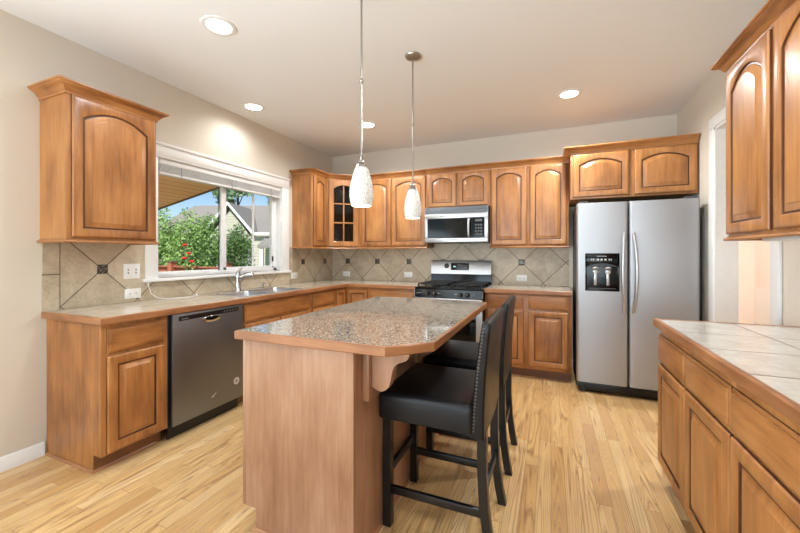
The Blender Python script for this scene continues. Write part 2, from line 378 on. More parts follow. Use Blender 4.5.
# ------------------------------------------------------------------ room shell
struct(MB().box(XL - .15, 5, -4.1, 7.2, -.12, 0).obj('floor', 'floor', None, False))
struct(MB().box(XL - .15, 5.1, -4.1, 7.2, H, H + .12).obj('ceiling', 'ceil', None, False))
WY0, WY1, WZ0, WZ1 = 1.95, 3.43, 1.085, 2.085
mb = MB()
mb.box(XL - .15, XL, -4.1, -3.0, 0, H); mb.box(XL - .15, XL, -3.0, -.4, 0, .5); mb.box(XL - .15, XL, -3.0, -.4, 2.4, H); mb.box(XL - .15, XL, -.4, WY0, 0, H); mb.box(XL - .15, XL, WY1, YB + .12, 0, H); mb.box(XL - .15, XL, WY0, WY1, 0, WZ0); mb.box(XL - .15, XL, WY0, WY1, WZ1, H)
struct(mb.obj('wall_left', 'wall', None, False))
struct(MB().box(XL - .15, XR + .12, YB, YB + .12, 0, H).obj('wall_back', 'wall', None, False))
DY0, DY1, DZ = 2.781, 3.575, 2.28
mb = MB(); mb.box(XR, XR + .12, .3, DY0, 0, H); mb.box(XR, XR + .12, DY1, YB, 0, H); mb.box(XR, XR + .12, DY0, DY1, DZ, H)
struct(mb.obj('wall_right', 'wall', None, False))
mb = MB(); mb.box(XL - .15, -2.6, -4.1, -3.98, 0, H); mb.box(1.4, 5.1, -4.1, -3.98, 0, H); mb.box(-2.6, 1.4, -4.1, -3.98, 2.55, H); mb.box(-2.6, 1.4, -4.1, -3.98, 0, .15)
struct(mb.obj('wall_rear', 'wall', None, False))
mb = MB(); mb.box(4.95, 5.1, -4.0, -3.4, 0, H); mb.box(4.95, 5.1, -.4, .42, 0, H); mb.box(4.95, 5.1, -3.4, -.4, 0, .2); mb.box(4.95, 5.1, -3.4, -.4, 2.5, H)
struct(mb.obj('wall_far_side', 'wall', None, False))
struct(MB().box(XR + .12, 5.1, .3, .42, 0, H).obj('wall_front', 'wall', None, False))
# hall beyond the door
struct(MB().box(2.85, 2.97, .42, 7.2, .78, H).obj('wall_hall', 'hall', None, False))
struct(MB().box(2.845, 2.97, .42, 7.2, 0, .78).obj('trim_hall_wainscot', 'white', None, False))
struct(MB().box(XR + .12, 2.97, 7.08, 7.2, 0, H).obj('wall_hall_end', 'hall', None, False))
struct(MB().box(XR + .0, XR + .12, YB + .12, 7.08, 0, H).obj('wall_hall_side', 'hall', None, False))
# door casing / jambs
mb = MB(); mb.box(XR - .018, XR - .0005, DY0 - .085, DY0 - .002, 0, DZ + .0015, .004); mb.box(XR - .018, XR - .0005, DY1 + .002, DY1 + .1, 0, DZ + .0015, .004); mb.box(XR - .018, XR - .0005, DY0 - .085, DY1 + .1, DZ + .002, DZ + .09, .004)
dr = struct(mb.obj('door_1', 'white', None))
mb = MB(); mb.box(XR - .012, XR + .13, DY0, DY0 + .018, 0, DZ); mb.box(XR - .012, XR + .13, DY1 - .018, DY1, 0, DZ); mb.box(XR - .012, XR + .13, DY0, DY1, DZ - .018, DZ)
mb.obj('door_jamb', 'white', dr)
BASEP = [(0, 0), (.016, 0), (.016, .055), (.012, .062), (.012, .072), (.006, .084), (0, .084)]
struct(MB().sweep([(XL, 1.235), (XL, -3.9)][::-1], BASEP).obj('baseboard_left', 'white'))
struct(MB().sweep([(.19, YB), (XR, YB)], BASEP).obj('baseboard_back', 'white'))
struct(MB().sweep([(XR, YB), (XR, 3.68)], BASEP).obj('baseboard_right', 'white'))
# backsplashes
m = MB(); m.box(XL + .0005, XL + .009, 1.316, 1.86, .916, 1.376); m.box(XL + .0005, XL + .009, 1.86, 3.56, .916, 1.058)
bl = struct(m.obj('backsplash_left', 'bs_left', None, False))
MB().box(XL + .0005, XL + .009, 1.225, 1.3155, .916, 1.376).obj('tile_strip', 'bs_strip', bl, False)
MB().box(XL + .0005, XL + .009, 3.56, YB, .916, 1.376).obj('corner_tile', 'bs_leftb', bl, False)
bk = struct(MB().box(XL + .01, .191, YB - .009, YB - .0005, .916, 1.45).obj('backsplash_back', 'bs_back', None, False))
for y, z in ((1.556, 1.175), (3.835, 1.185), (4.325, 1.185)): MB().box(XL + .0092, XL + .0115, y - .034, y + .034, z - .034, z + .034, .001).obj('accent_tile', 'accent', bl)
for i in range(-2, 4):
    x = -1.763 + .48 * i; MB().box(x - .036, x + .036, YB - .0115, YB - .0092, 1.149, 1.221, .001).obj('accent_tile', 'accent', bk)

# ------------------------------------------------------------------ window
wn = MB(); cw = .1
wn.box(XL + .0005, XL + .02, WY0 - cw, WY0, WZ0 - .0, WZ1 - .0005, .004)
wn.box(XL + .0005, XL + .02, WY1, WY1 + cw + .02, WZ0 - .0, WZ1 - .0005, .004)
wn.box(XL + .0005, XL + .022, WY0 - cw, WY1 + cw + .02, WZ1 + .0, WZ1 + .105, .004)
wn.box(XL + .0005, XL + .026, WY0 - cw, WY1 + cw + .02, WZ1 + .018, WZ1 + .085, .006)
wn.box(XL + .0005, XL + .034, WY0 - cw - .012, WY1 + cw + .03, WZ1 + .1, WZ1 + .125, .006)
win = struct(wn.obj('window_1', 'white', None))
MB().box(XL - .06, XL + .045, WY0 - cw - .015, WY1 + cw + .035, WZ0 - .026, WZ0, .006).obj('window_sill', 'white', win)
j = MB(); j.box(XL - .15, XL, WY0, WY0 + .012, WZ0, WZ1); j.box(XL - .15, XL, WY1 - .012, WY1, WZ0, WZ1); j.box(XL - .15, XL, WY0, WY1, WZ1 - .012, WZ1); j.box(XL - .15, XL - .06, WY0, WY1, WZ0 - .012, WZ0 + .004)
j.obj('window_jamb', 'white', win)
f = MB(); fx0, fx1 = XL - .125, XL - .06
f.box(fx0, fx1, WY0 + .012, WY0 + .042, WZ0 + .004, WZ1 - .012, .003); f.box(fx0, fx1, WY1 - .062, WY1 - .012, WZ0 + .004, WZ1 - .012, .003)
f.box(fx0, fx1, WY0 + .012, WY1 - .012, WZ0 + .004, WZ0 + .036, .003); f.box(fx0, fx1, WY0 + .012, WY1 - .012, WZ1 - .05, WZ1 - .012, .003)
f.obj('window_frame', 'vinyl', win)
s1 = MB(); x0, x1 = fx0 + .006, fx0 + .03
s1.box(x0, x1, 2.66, 2.705, WZ0 + .03, WZ1 - .05, .003); s1.box(x0, x1, WY0 + .042, 2.66, WZ0 + .034, WZ0 + .048, .002); s1.box(x0, x1, WY0 + .04, WY0 + .05, WZ0 + .03, WZ1 - .05, .002)
a = s1.obj('fixed_sash', 'vinyl', win); MB().box(x0 + .008, x0 + .012, WY0 + .045, 2.665, WZ0 + .04, WZ1 - .045).obj('glass_pane', 'glass', a, False)
s2 = MB(); x0, x1 = fx1 - .03, fx1 - .004
s2.box(x0, x1, 2.635, 2.695, WZ0 + .03, WZ1 - .05, .003); s2.box(x0, x1, WY1 - .085, WY1 - .06, WZ0 + .03, WZ1 - .05, .003); s2.box(x0, x1, 2.66, WY1 - .06, WZ0 + .034, WZ0 + .066, .003); s2.box(x0, x1, 2.66, WY1 - .06, WZ1 - .08, WZ1 - .05, .003)
a = s2.obj('sliding_sash', 'vinyl', win); MB().box(x0 + .008, x0 + .012, 2.69, WY1 - .08, WZ0 + .06, WZ1 - .07).obj('glass_pane', 'glass', a, False)
MB().box(fx0 + .008, fx0 + .02, 3.085, 3.108, WZ0 + .034, WZ1 - .05, .002).obj('screen_stile', 'vinyl', win)
for y0, y1 in ((2.626, 2.634), (3.352, 3.360)): MB().box(fx0 + .03, fx0 + .034, y0, y1, WZ0 + .036, WZ1 - .05).obj('seal', 'black', win)
MB().box(fx1 - .006, fx1 + .008, 3.345, 3.358, 1.2, 1.26, .002).obj('sash_latch', 'black', win)
# blind raised to the head
bl_ = thing('window_blind', 'white horizontal blind pulled all the way up at window head', 'blind', (XL - .02, 2.69, 1.95))
MB().box(XL - .045, XL + .012, WY0 + .016, WY1 - .016, 2.035, 2.07, .003).obj('headrail', 'blind', bl_)
m = MB()
for i in range(6): m.box(XL - .048, XL + .008, WY0 + .02, WY1 - .02, 1.974 + i * .0105, 1.9785 + i * .0105)
m.obj('slats', 'blind', bl_, False)
MB().box(XL - .048, XL + .01, WY0 + .018, WY1 - .018, 1.952, 1.9705, .003).obj('bottom_rail', 'blind', bl_)
for y in (2.16, 2.7, 3.25): MB().box(XL + .0105, XL + .0125, y - .004, y + .004, 1.952, 2.04, .0005).obj('lift_cord', 'printdim', bl_)

# ------------------------------------------------------------------ base cabinets
FL = face((-2.405, 0, 0), (0, 1, 0), (1, 0, 0)); DL = 3.0 - 2.405 - .012
FB = face((0, 3.936, 0), (1, 0, 0), (0, -1, 0)); DB = YB - 3.936 - .004
DZ0, DZ1, DRZ0, DRZ1 = .112, .682, .702, .846
t = base_cabinet('base_cabinet', 'brown base cabinet at the near end of the window counter, beside dishwasher', FL, 1.246, 1.638, DL - .002, doors=[(1.272, 1.608, DZ0, DZ1)], drawers=[(1.272, 1.608, DRZ0, DRZ1)])
m = MB(); m.sweep([(-2.99, 1.2455), (-2.475, 1.2455), (-2.475, 1.6)][::1], [(0, 0), (.012, 0), (.010, .008), (.004, .014), (0, .014)]); m.obj('shoe_molding', 'edge', t)
base_cabinet('sink_cabinet', 'brown sink base cabinet under the window with one long false drawer front', FL, 2.285, 3.2, DL - .002, z1=.72, doors=[(2.293, 2.727, DZ0, DZ1), (2.737, 3.172, DZ0, DZ1)], drawers=[])
sc = bpy.data.objects['sink_cabinet']
m = MB(FL); m.box(2.285, 3.2, -.0199, 0, .72, .873, .001); m.obj('apron_rail', 'wood', sc); add_drawer(FL, sc, 2.293, 3.172, DRZ0, DRZ1, name='false_drawer_front')
base_cabinet('drawer_cabinet', 'brown base cabinet between the sink cabinet and the inside corner', FL, 3.202, 3.688, DL - .002, doors=[(3.235, 3.659, DZ0, DZ1)], drawers=[(3.235, 3.659, DRZ0, DRZ1)])
t = thing('corner_base_cabinet', 'brown corner base cabinet with two narrow doors meeting in the inside corner', 'cabinet', (-2.7, 4.2, 0))
poly = [(XL + .01, 3.69), (-2.405, 3.69), (-2.405, 3.936), (-2.062, 3.936), (-2.062, YB - .004), (XL + .01, YB - .004)]
polyt = [(XL + .01, 3.69), (-2.48, 3.69), (-2.48, 4.011), (-2.062, 4.011), (-2.062, YB - .004), (XL + .01, YB - .004)]
m = MB(); m.prism(poly, TOE, .873); m.prism(polyt, 0, TOE + .001); m.obj('carcass', 'wood', t)
add_door(FL, t, 3.711, 3.908, DZ0, DRZ1, stile=.045); add_door(FB, t, -2.373, -2.087, DZ0, DRZ1, stile=.05)
base_cabinet('wide_drawer_cabinet', 'brown back wall base cabinet left of the range with one wide drawer', FB, -2.06, -1.44, DB, doors=[(-2.032, -1.757, DZ0, DZ1), (-1.745, -1.47, DZ0, DZ1)], drawers=[(-2.032, -1.47, DRZ0, DRZ1)])
t = base_cabinet('double_base_cabinet', 'brown base cabinet between the range and the refrigerator', FB, -.655, .191, DB, doors=[(-.633, -.263, .135, .70), (-.212, .158, .135, .70)], drawers=[(-.633, -.263, .722, .86), (-.212, .158, .722, .86)])
FR = face((.576, 0, 0), (0, 1, 0), (-1, 0, 0)); DR = XR - .576 - .002
nm = ['brown tile-topped side run cabinet at the far end, facing the fridge side', 'brown side run cabinet, second from the refrigerator end', 'brown side run cabinet, third from the refrigerator end', 'brown side run cabinet at the near end by the picture edge']
nm[0] = 'brown side run base cabinet at the end of the run towards refrigerator'
ys = [2.45, 2.005, 1.56, 1.115, .67]
for i in range(4):
    a1, a0 = ys[i] - (.0005 if i else 0), ys[i + 1]
    base_cabinet('side_base_cabinet', nm[i], FR, a0, a1, DR, doors=[(a0 + .006, a1 - .007, .115, .668)], drawers=[(a0 + .006, a1 - .007, .684, .832)], group='base cabinets under the pale tiled side counter')

# ------------------------------------------------------------------ countertops
def edgeprof(z0=.8738, z1=.917, w=.018): return [(0, z0), (w - .004, z0), (w, z0 + .005), (w, z1 - .005), (w - .004, z1), (0, z1)]
ct = thing('corner_countertop', 'L-shaped tan tile countertop with wood edge along window and back wall', 'countertop', (-2.68, 2.8, .874))
SY0, SY1, SX0, SX1 = 2.345, 3.155, -2.905, -2.43
xe, ye = -2.378, 3.91; cz0, cz1 = .8745, .915
m = MB(); m.box(XL + .001, xe, 1.24, SY0, cz0, cz1); m.box(XL + .001, SX0, SY0, SY1, cz0, cz1); m.box(SX1, xe, SY0, SY1, cz0, cz1); m.box(XL + .001, xe, SY1, YB - .001, cz0, cz1); m.box(xe, -1.435, ye, YB - .001, cz0, cz1)
m.obj('tile_top', 'ct_left', ct, False)
MB().sweep([(XL + .001, 1.24), (xe, 1.24), (xe, ye), (-1.435, ye)], edgeprof()).obj('wood_edge', 'edge', ct)
ct = thing('back_countertop', 'short tan tile countertop with wood edge between range and refrigerator', 'countertop', (-.23, 4.2, .874))
MB().box(-.657, .191, ye, YB - .001, cz0, cz1).obj('tile_top', 'ct_back', ct, False)
MB().sweep([(-.657, ye), (.191, ye)], edgeprof()).obj('wood_edge', 'edge', ct)
ct = thing('side_countertop', 'pale tiled countertop with wood edge on the side run near refrigerator', 'countertop', (.86, 1.5, .874))
MB().box(.558, XR - .001, .665, 2.443, cz0, cz1).obj('tile_top', 'ct_right', ct, False)
MB().sweep([(XR - .001, 2.443), (.558, 2.443), (.558, .665)][::-1], edgeprof()).obj('wood_edge', 'edge', ct) if False else MB().sweep([(.558, .665), (.558, 2.443), (XR - .001, 2.443)], [(-o, z) for o, z in edgeprof()]).obj('wood_edge', 'edge', ct)

# ------------------------------------------------------------------ upper cabinets
def upper(name, label, X, a0, a1, depth, z0, z1, doors, crown='', rail=True, group=None, ends=(0, 0), rise=.035, stile=.056, crownk=1.0):
    o = X @ Vector(((a0 + a1) / 2, -depth / 2, z0)); t = thing(name, label, 'cabinet', o, group)
    m = MB(X); m.box(a0, a1, -depth, -.02, z0, z1); m.obj('carcass', 'wood', t)
    f = MB(X); f.box(a0, a1, -.0199, 0, z0, z1, .0015); f.obj('face_frame', 'wood', t)
    for d in doors: add_door(X, t, *d, rise, stile)
    def run(pf, nm, mt='woodh'):
        path = []
        if ends[0]: path.append((a0, -depth))
        path += [(a0, 0), (a1, 0)]
        if ends[1]: path.append((a1, -depth))
        MB(X).sweep(path, [(-o_, z) for o_, z in pf]).obj(nm, mt, t)
    if crown != '': run(prof(CROWN, z1, crownk), 'crown_molding')
    if rail: run(prof(RAIL, z0 - .012), 'light_rail')
    return t
UZ0, UZ1 = 1.367, 2.268
FUL = face((-2.695, 0, 0), (0, 1, 0), (1, 0, 0)); DU = .298
upper('wall_cabinet', 'single door brown wall cabinet hanging alone left of the kitchen window', FUL, 1.215, 1.75, DU, UZ0, UZ1, [(1.238, 1.735, UZ0 + .022, UZ1 - .012)], 'y', ends=(1, 1), rise=.07)
upper('end_wall_cabinet', 'brown wall cabinet between the window and the glass-door corner cabinet', FUL, 3.628, 3.945, DU, UZ0, UZ1, [(3.653, 3.921, UZ0 + .022, UZ1 - .012)], 'y', ends=(1, 0), rise=.035)
# diagonal glass corner cabinet
A, B = Vector((-2.695, 3.947)), Vector((-2.362, 4.226)); dv = (B - A); W = dv.length; dv /= W
FD = face((A.x, A.y, 0), (dv.x, dv.y, 0), (dv.y, -dv.x, 0))
t = thing('corner_wall_cabinet', 'diagonal corner wall cabinet with six pane glass door', 'cabinet', (-2.8, 4.35, UZ0))
poly = [(A.x, A.y), (B.x, B.y), (B.x, YB - .002), (XL + .002, YB - .002), (XL + .002, A.y)]
m = MB(); m.prism(poly, UZ0, UZ0 + .018); m.prism(poly, UZ1 - .018, UZ1)
m.box(XL + .002, XL + .012, A.y, YB - .002, UZ0, UZ1); m.box(XL + .012, B.x, YB - .012, YB - .002, UZ0, UZ1); m.box(XL + .012, A.x - .002, A.y, A.y + .012, UZ0, UZ1); m.box(B.x - .012, B.x, B.y + .002, YB - .012, UZ0, UZ1)
m.obj('carcass', 'wood', t)
m = MB()
inner = [(A.x - .03, A.y + .02), (B.x - .02, B.y + .03), (B.x - .02, YB - .014), (XL + .014, YB - .014), (XL + .014, A.y + .02)]
for z in (1.66, 1.96): m.prism(inner, z, z + .016)
m.obj('shelf', 'wood', t)
m = MB(FD); m.box(0, .05, -.02, 0, UZ0, UZ1); m.box(W - .05, W, -.02, 0, UZ0, UZ1); m.box(.05, W - .05, -.02, 0, UZ0, UZ0 + .06); m.box(.05, W - .05, -.02, 0, UZ1 - .06, UZ1); m.obj('face_frame', 'wood', t)
glass_door(FD, t, .025, W - .025, UZ0 + .022, UZ1 - .012, .05, .06)
MB(FD).sweep([(0, 0), (W, 0)], [(-o, z) for o, z in prof(CROWN, UZ1)]).obj('crown_molding', 'woodh', t)
MB(FD).sweep([(0, 0), (W, 0)], [(-o, z) for o, z in prof(RAIL, UZ0 - .012)]).obj('light_rail', 'woodh', t)
FUB = face((0, 4.226, 0), (1, 0, 0), (0, -1, 0))
upper('double_wall_cabinet', 'two door brown wall cabinet between the glass corner cabinet and microwave', FUB, -2.36, -1.412, DU, UZ0, UZ1, [(-2.332, -1.9, UZ0 + .022, UZ1 - .012), (-1.886, -1.43, UZ0 + .022, UZ1 - .012)], 'y', rise=.05, ends=(0, 0))
upper('microwave_cabinet', 'short two door brown cabinet directly above the microwave', FUB, -1.411, -.651, DU, 1.842, UZ1, [(-1.395, -1.045, 1.856, UZ1 - .012), (-1.017, -.668, 1.856, UZ1 - .012)], 'y', rail=False, rise=.045, stile=.05)
upper('double_wall_cabinet', 'two door brown wall cabinet between the microwave and the refrigerator', FUB, -.65, .176, DU, UZ0, UZ1, [(-.632, -.247, UZ0 + .022, UZ1 - .012), (-.215, .155, UZ0 + .022, UZ1 - .012)], 'y', rise=.05)
FOF = face((0, 3.926, 0), (1, 0, 0), (0, -1, 0))
upper('fridge_cabinet', 'deep two door brown cabinet above the refrigerator', FOF, .179, XR - .008, YB - 3.926 - .002, 1.822, 2.272, [(.2, .672, 1.84, UZ1 - .012), (.716, 1.182, 1.84, UZ1 - .012)], 'y', rail=False, rise=.05, ends=(1, 0))
FUR = face((.885, 0, 0), (0, 1, 0), (-1, 0, 0))
for i, (a0, a1, lb) in enumerate(((1.587, 2.478, 'brown wall cabinet above the pale side counter, its end towards refrigerator'), (.7, 1.586, 'brown wall cabinet above the pale side counter, the one cut by picture edge'))):
    mid = (a0 + a1) / 2
    t = upper('side_wall_cabinet', lb, FUR, a0, a1, XR - .885 - .002, UZ0, UZ1, [(a0 + .025, mid - .02, UZ0 + .022, UZ1 - .012), (mid + .02, a1 - .016, UZ0 + .022, UZ1 - .012)], 'y', group='wall cabinets over the side counter', ends=(0, 1) if i == 0 else (0, 0), rise=.07)
    if i == 0: MB().box(.95, 1.02, 1.75, 2.3, UZ0 - .022, UZ0 - .0005, .003).obj('cabinet_light', 'plate', t)

# ------------------------------------------------------------------ island
IX0, IX1, IY0, IY1 = -1.34, -.745, 1.28, 2.66
isl = thing('island_cabinet', 'brown wood kitchen island base under the granite top', 'island', (-1.04, 1.97, 0))
m = MB(); m.box(IX0 + .022, IX1 - .012, IY0 + .02, IY1 - .02, TOE, .889); m.box(IX0 + .075, IX1 - .012, IY0 + .02, IY1 - .02, 0, TOE + .001); m.obj('carcass', 'island_wood', isl)
m = MB(); m.extrude([(IX0 + .012, IY0, TOE), (IX0 + .075, IY0, TOE), (IX0 + .075, IY0, 0.001), (IX1, IY0, 0.001), (IX1, IY0, .889), (IX0 + .012, IY0, .889)], (0, .02, 0)); m.obj('end_panel', 'island_wood', isl)
MB().box(IX0 - .006, IX0 + .0118, IY0 - .001, IY0 + .03, TOE, .889, .003).obj('corner_stile', 'island_wood', isl)
MB().box(IX1 - .0119, IX1 - .001, IY0 + .0205, IY1, .001, .889).obj('seating_side_panel', 'island_wood', isl)
FI = face((IX0 + .021, 0, 0), (0, -1, 0), (-1, 0, 0))
for k_ in range(3):
    a = -(IY1 - .03) + k_ * .445
    add_door(FI, isl, a, a + .435, .112, .68); add_drawer(FI, isl, a, a + .435, .70, .85)
m = MB(); m.sweep([(IX0 + .06, IY0 - .0005), (IX1 + .0, IY0 - .0005), (IX1 + .0, IY1)], [(0, 0), (.012, 0), (.010, .008), (.004, .014), (0, .014)]); m.obj('shoe_molding', 'edge', isl)
def corbel(y):
    pts = [(0, .888), (.205, .888), (.205, .868)]
    for i in range(13):
        a = i / 12; pts.append((.195 - .06 * math.sin(a * math.pi / 2) , .868 - .075 * (1 - math.cos(a * math.pi / 2)))) if False else None
    prof_ = [(.205, .862), (.198, .848), (.184, .838), (.166, .832), (.146, .826), (.128, .814), (.116, .796), (.110, .772), (.104, .745), (.094, .722), (.078, .706), (.058, .698), (.038, .698), (.022, .704), (.0, .712)]
    P = [(0, .888), (.205, .888)] + prof_
    m = MB(); m.extrude([(IX1 + .0345 + a * .84, y - .022, z) for a, z in P], (0, .044, 0)); c = m.obj('corbel', 'island_wood', isl)
    MB().box(IX1 + .0005, IX1 + .034, y - .05, y + .05, .655, .889, .004).obj('mounting_plate', 'island_wood', c)
for y in (1.40, 2.0, 2.6): corbel(y)
it = thing('island_countertop', 'speckled granite island top with wood edge and clipped corners', 'countertop', (-.89, 1.98, .89))
P8 = [(-1.349, 1.233), (-.581, 1.233), (-.431, 1.383), (-.431, 2.66), (-.49, 2.724), (-1.349, 2.724)]
def inset(P, d):
    out = []; n = len(P)
    for i in range(n):
        a, b, c = Vector(P[i - 1]), Vector(P[i]), Vector(P[(i + 1) % n]); d0 = (b - a).normalized(); d1 = (c - b).normalized()
        n0 = Vector((-d0.y, d0.x)); n1 = Vector((-d1.y, d1.x)); m_ = n0 + n1; m_ = m_ / m_.dot(n0); out.append(tuple(b + m_ * d))
    return out
def ring(m, P, lv):
    loops = [[(x, y, z) for x, y in inset(P, d)] for d, z in lv]; m.loft(loops + [loops[0]], False, False); bmesh.ops.remove_doubles(m.bm, verts=m.bm.verts[:], dist=1e-5)
m = MB(); m.prism(inset(P8, .012), .891, .929); m.obj('granite_slab', 'granite', it, False)
m = MB(); ring(m, P8, [(.0119, .8905), (.003, .8905), (0, .894), (0, .926), (.004, .930), (.0119, .930)]); m.obj('wood_edge', 'edge', it)

# ------------------------------------------------------------------ sink, faucet
sk = thing('kitchen_sink', 'double bowl stainless steel sink set in counter under the window', 'sink', (-2.67, 2.75, .915))
rim = MB(); rr = [(SX0 - .008, SY0 - .008), (SX1 + .008, SY0 - .008), (SX1 + .008, SY1 + .008), (SX0 - .008, SY1 + .008)]
def bowl(m, x0, x1, y0, y1, zt, zb):
    def lp(i, z, r=.04):
        pts = []
        for (cx, cy, a0) in ((x1 - r - i, y1 - r - i, 0), (x0 + r + i, y1 - r - i, 90), (x0 + r + i, y0 + r + i, 180), (x1 - r - i, y0 + r + i, 270)):
            for q in range(5): a = R(a0 + q * 22.5); pts.append((cx + r * math.cos(a), cy + r * math.sin(a), z))
        return pts
    m.loft([lp(0, zt), lp(.004, zt - .008), lp(.012, zb + .02), lp(.03, zb)], False, True)
z = .9175
b1 = (SX0 + .085, SX1 - .018, SY0 + .018, 2.735); b2 = (SX0 + .085, SX1 - .018, 2.765, SY1 - .018)
m = MB(); 
m.box(rr[0][0], SX0 + .085, rr[0][1], rr[2][1], z - .003, z, .001); m.box(SX1 - .018, rr[1][0], rr[0][1], rr[2][1], z - .003, z, .001)
m.box(SX0 + .085, SX1 - .018, rr[0][1], SY0 + .018, z - .003, z, .001); m.box(SX0 + .085, SX1 - .018, 2.735, 2.765, z - .003, z, .001); m.box(SX0 + .085, SX1 - .018, SY1 - .018, rr[2][1], z - .003, z, .001)
m.obj('rim', 'steelb', sk)
for b in (b1, b2):
    m = MB(); bowl(m, *b, z - .001, .75); o = m.obj('bowl', 'steelb', sk)
    MB().lathe([(.04, .752), (.04, .754), (.02, .754)], ((b[0] + b[1]) / 2, (b[2] + b[3]) / 2, 0), 20).obj('drain', 'chrome', o)
fc = thing('faucet', 'chrome single lever kitchen faucet behind the sink', 'faucet', (-2.862, 2.66, z))
fy = 2.66; fxx = -2.862
MB().lathe([(.033, 0), (.033, .006), (.028, .014), (.026, .05), (.024, .10), (.026, .135), (.027, .165), (.022, .182), (.010, .19)], (fxx, fy, z), 20).obj('body', 'chrome', fc)
MB().tube([(fxx, fy, z + .12), (fxx + .025, fy + .025, z + .145), (fxx + .05, fy + .05, z + .16), (fxx + .08, fy + .075, z + .166), (fxx + .105, fy + .09, z + .158)], [.02, .022, .022, .025, .022], 14).obj('spout', 'chrome', fc)
MB().tube([(fxx, fy, z + .178), (fxx + .008, fy + .012, z + .205), (fxx + .024, fy + .032, z + .228)], [.016, .011, .007], 12).obj('lever', 'chrome', fc)
sd = thing('soap_dispenser', 'small chrome soap pump beside the faucet', 'soap dispenser', (-2.865, 2.99, z))
MB().lathe([(.018, 0), (.018, .006), (.012, .012), (.012, .04), (.016, .045), (.016, .06), (.01, .064)], (-2.865, 2.99, z), 16).obj('pump', 'chrome', sd)
MB().tube([(-2.865, 2.99, z + .058), (-2.845, 2.996, z + .060), (-2.82, 3.0, z + .054)], .005, 8).obj('nozzle', 'chrome', sd)

# ------------------------------------------------------------------ outlets
def outlet(label, X, a, c, w_, h_, kind):
    o = X @ Vector((a, 0, c)); t = thing('wall_outlet' if kind != 'switch' else 'switch_plate', label, 'outlet' if kind != 'switch' else 'switch', o)
    MB(X).box(a - w_ / 2, a + w_ / 2, 0, .006, c - h_ / 2, c + h_ / 2, .002).obj('plate', 'plate', t)
    if kind == 'switch':
        for s_ in (-1, 1):
            MB(X).box(a + s_ * w_ * .24 - .012, a + s_ * w_ * .24 + .012, .0055, .0075, c - .028, c + .028, .001).obj('socket', 'plate', t)
            for q in (-.012, .012): MB(X).box(a + s_ * w_ * .24 - .004, a + s_ * w_ * .24 + .004, .007, .0082, c + q - .006, c + q + .006).obj('slot', 'slot', t)
    else:
        for s_ in (-1, 1):
            b_ = MB(X).box(a + s_ * w_ * .2 - .016, a + s_ * w_ * .2 + .016, .0055, .0078, c - .017, c + .017, .002).obj('socket', 'plate', t)
            q = MB(X); q.box(a + s_ * w_ * .2 - .007, a + s_ * w_ * .2 + .007, .0077, .0082, c + .004, c + .0065); q.box(a + s_ * w_ * .2 - .007, a + s_ * w_ * .2 + .007, .0077, .0082, c - .0065, c - .004); q.obj('slot', 'slot', b_)
XW = face((XL + .0092, 0, 0), (0, 1, 0), (1, 0, 0)); BW = face((0, YB - .0092, 0), (1, 0, 0), (0, -1, 0))
outlet('square white double switch plate on tile just left of the window', XW, 1.752, 1.152, .116, .114, 'switch')
outlet('white horizontal outlet on tile just above the counter, below the switch plate', XW, 1.76, .98, .116, .076, 'o')
outlet('white outlet on tile beside the sink, right below window corner', XW, 3.655, 1.015, .116, .076, 'o')
outlet('white outlet on back tile near the inside corner, under the glass cabinet', BW, -2.742, .998, .116, .072, 'o')
outlet('white outlet on back tile just left of the range', BW, -1.778, 1.008, .116, .072, 'o')
outlet('white outlet on back tile between the range and the refrigerator', BW, -.32, 1.0, .116, .072, 'o')
cord = thing('blind_cord', 'thin white cord hanging off window sill and lying on the counter', 'cord', (XL + .06, 1.86, .92))
MB().tube([(XL + .048, 1.85, 1.09), (XL + .052, 1.852, 1.03), (XL + .055, 1.87, .97), (XL + .07, 1.91, .932), (XL + .10, 1.97, .92), (XL + .13, 2.05, .919), (XL + .14, 2.13, .919), (XL + .13, 2.2, .919)], .0028, 8).obj('string', 'plate', cord)
MB().lathe([(.002, -.011), (.009, -.008), (.012, 0), (.009, .008), (.002, .011)], (XL + .13, 2.21, .927), 14).obj('tassel', 'plate', cord)

# ------------------------------------------------------------------ dishwasher
dw = thing('dishwasher', 'stainless steel dishwasher under the window counter', 'dishwasher', (-2.68, 1.96, 0))
MB(FL).box(1.641, 2.282, -.57, -.004, .09, .872).obj('tub', 'black', dw)
d = MB(FL).box(1.657, 2.262, .0, .026, .1, .868, .004).obj('door', 'steeld', dw)
MB(FL).box(1.70, 2.215, .0262, .0275, .818, .85, .0005).obj('control_strip', 'black', dw)
hp = MB(FL)
def hlp(sc_, b, dz=0): return [(1.96 + math.cos(q / 16 * 2 * math.pi) * .085 * sc_, b, .803 + dz + (math.sin(q / 16 * 2 * math.pi) * (.014 if math.sin(q / 16 * 2 * math.pi) > 0 else .03)) * sc_) for q in range(16)]
hp.loft([hlp(1, .0262), hlp(1, .034), hlp(.85, .036)], True, True); hh = hp.obj('pocket_handle', 'chrome', dw)
hp = MB(FL); hp.loft([hlp(.7, .0361, .004), hlp(.68, .0366, .004)]); hp.obj('grip_recess', 'blackgloss', hh)
for i in range(5): MB(FL).box(2.07 + i * .028, 2.084 + i * .028, .0276, .0282, .830, .837).obj('button', 'printdim', dw)
MB(FL).box(1.72, 1.77, .0276, .0279, .826, .832).obj('lettering', 'printdim', dw)
def disc(X, parent, a, c, r, b, mat, name, n=20):
    m = MB(X); m.loft([[(a + r * math.cos(2 * math.pi * k / n), b + e, c + r * math.sin(2 * math.pi * k / n)) for k in range(n)] for e in (0, .0006)]); return m.obj(name, mat, parent)
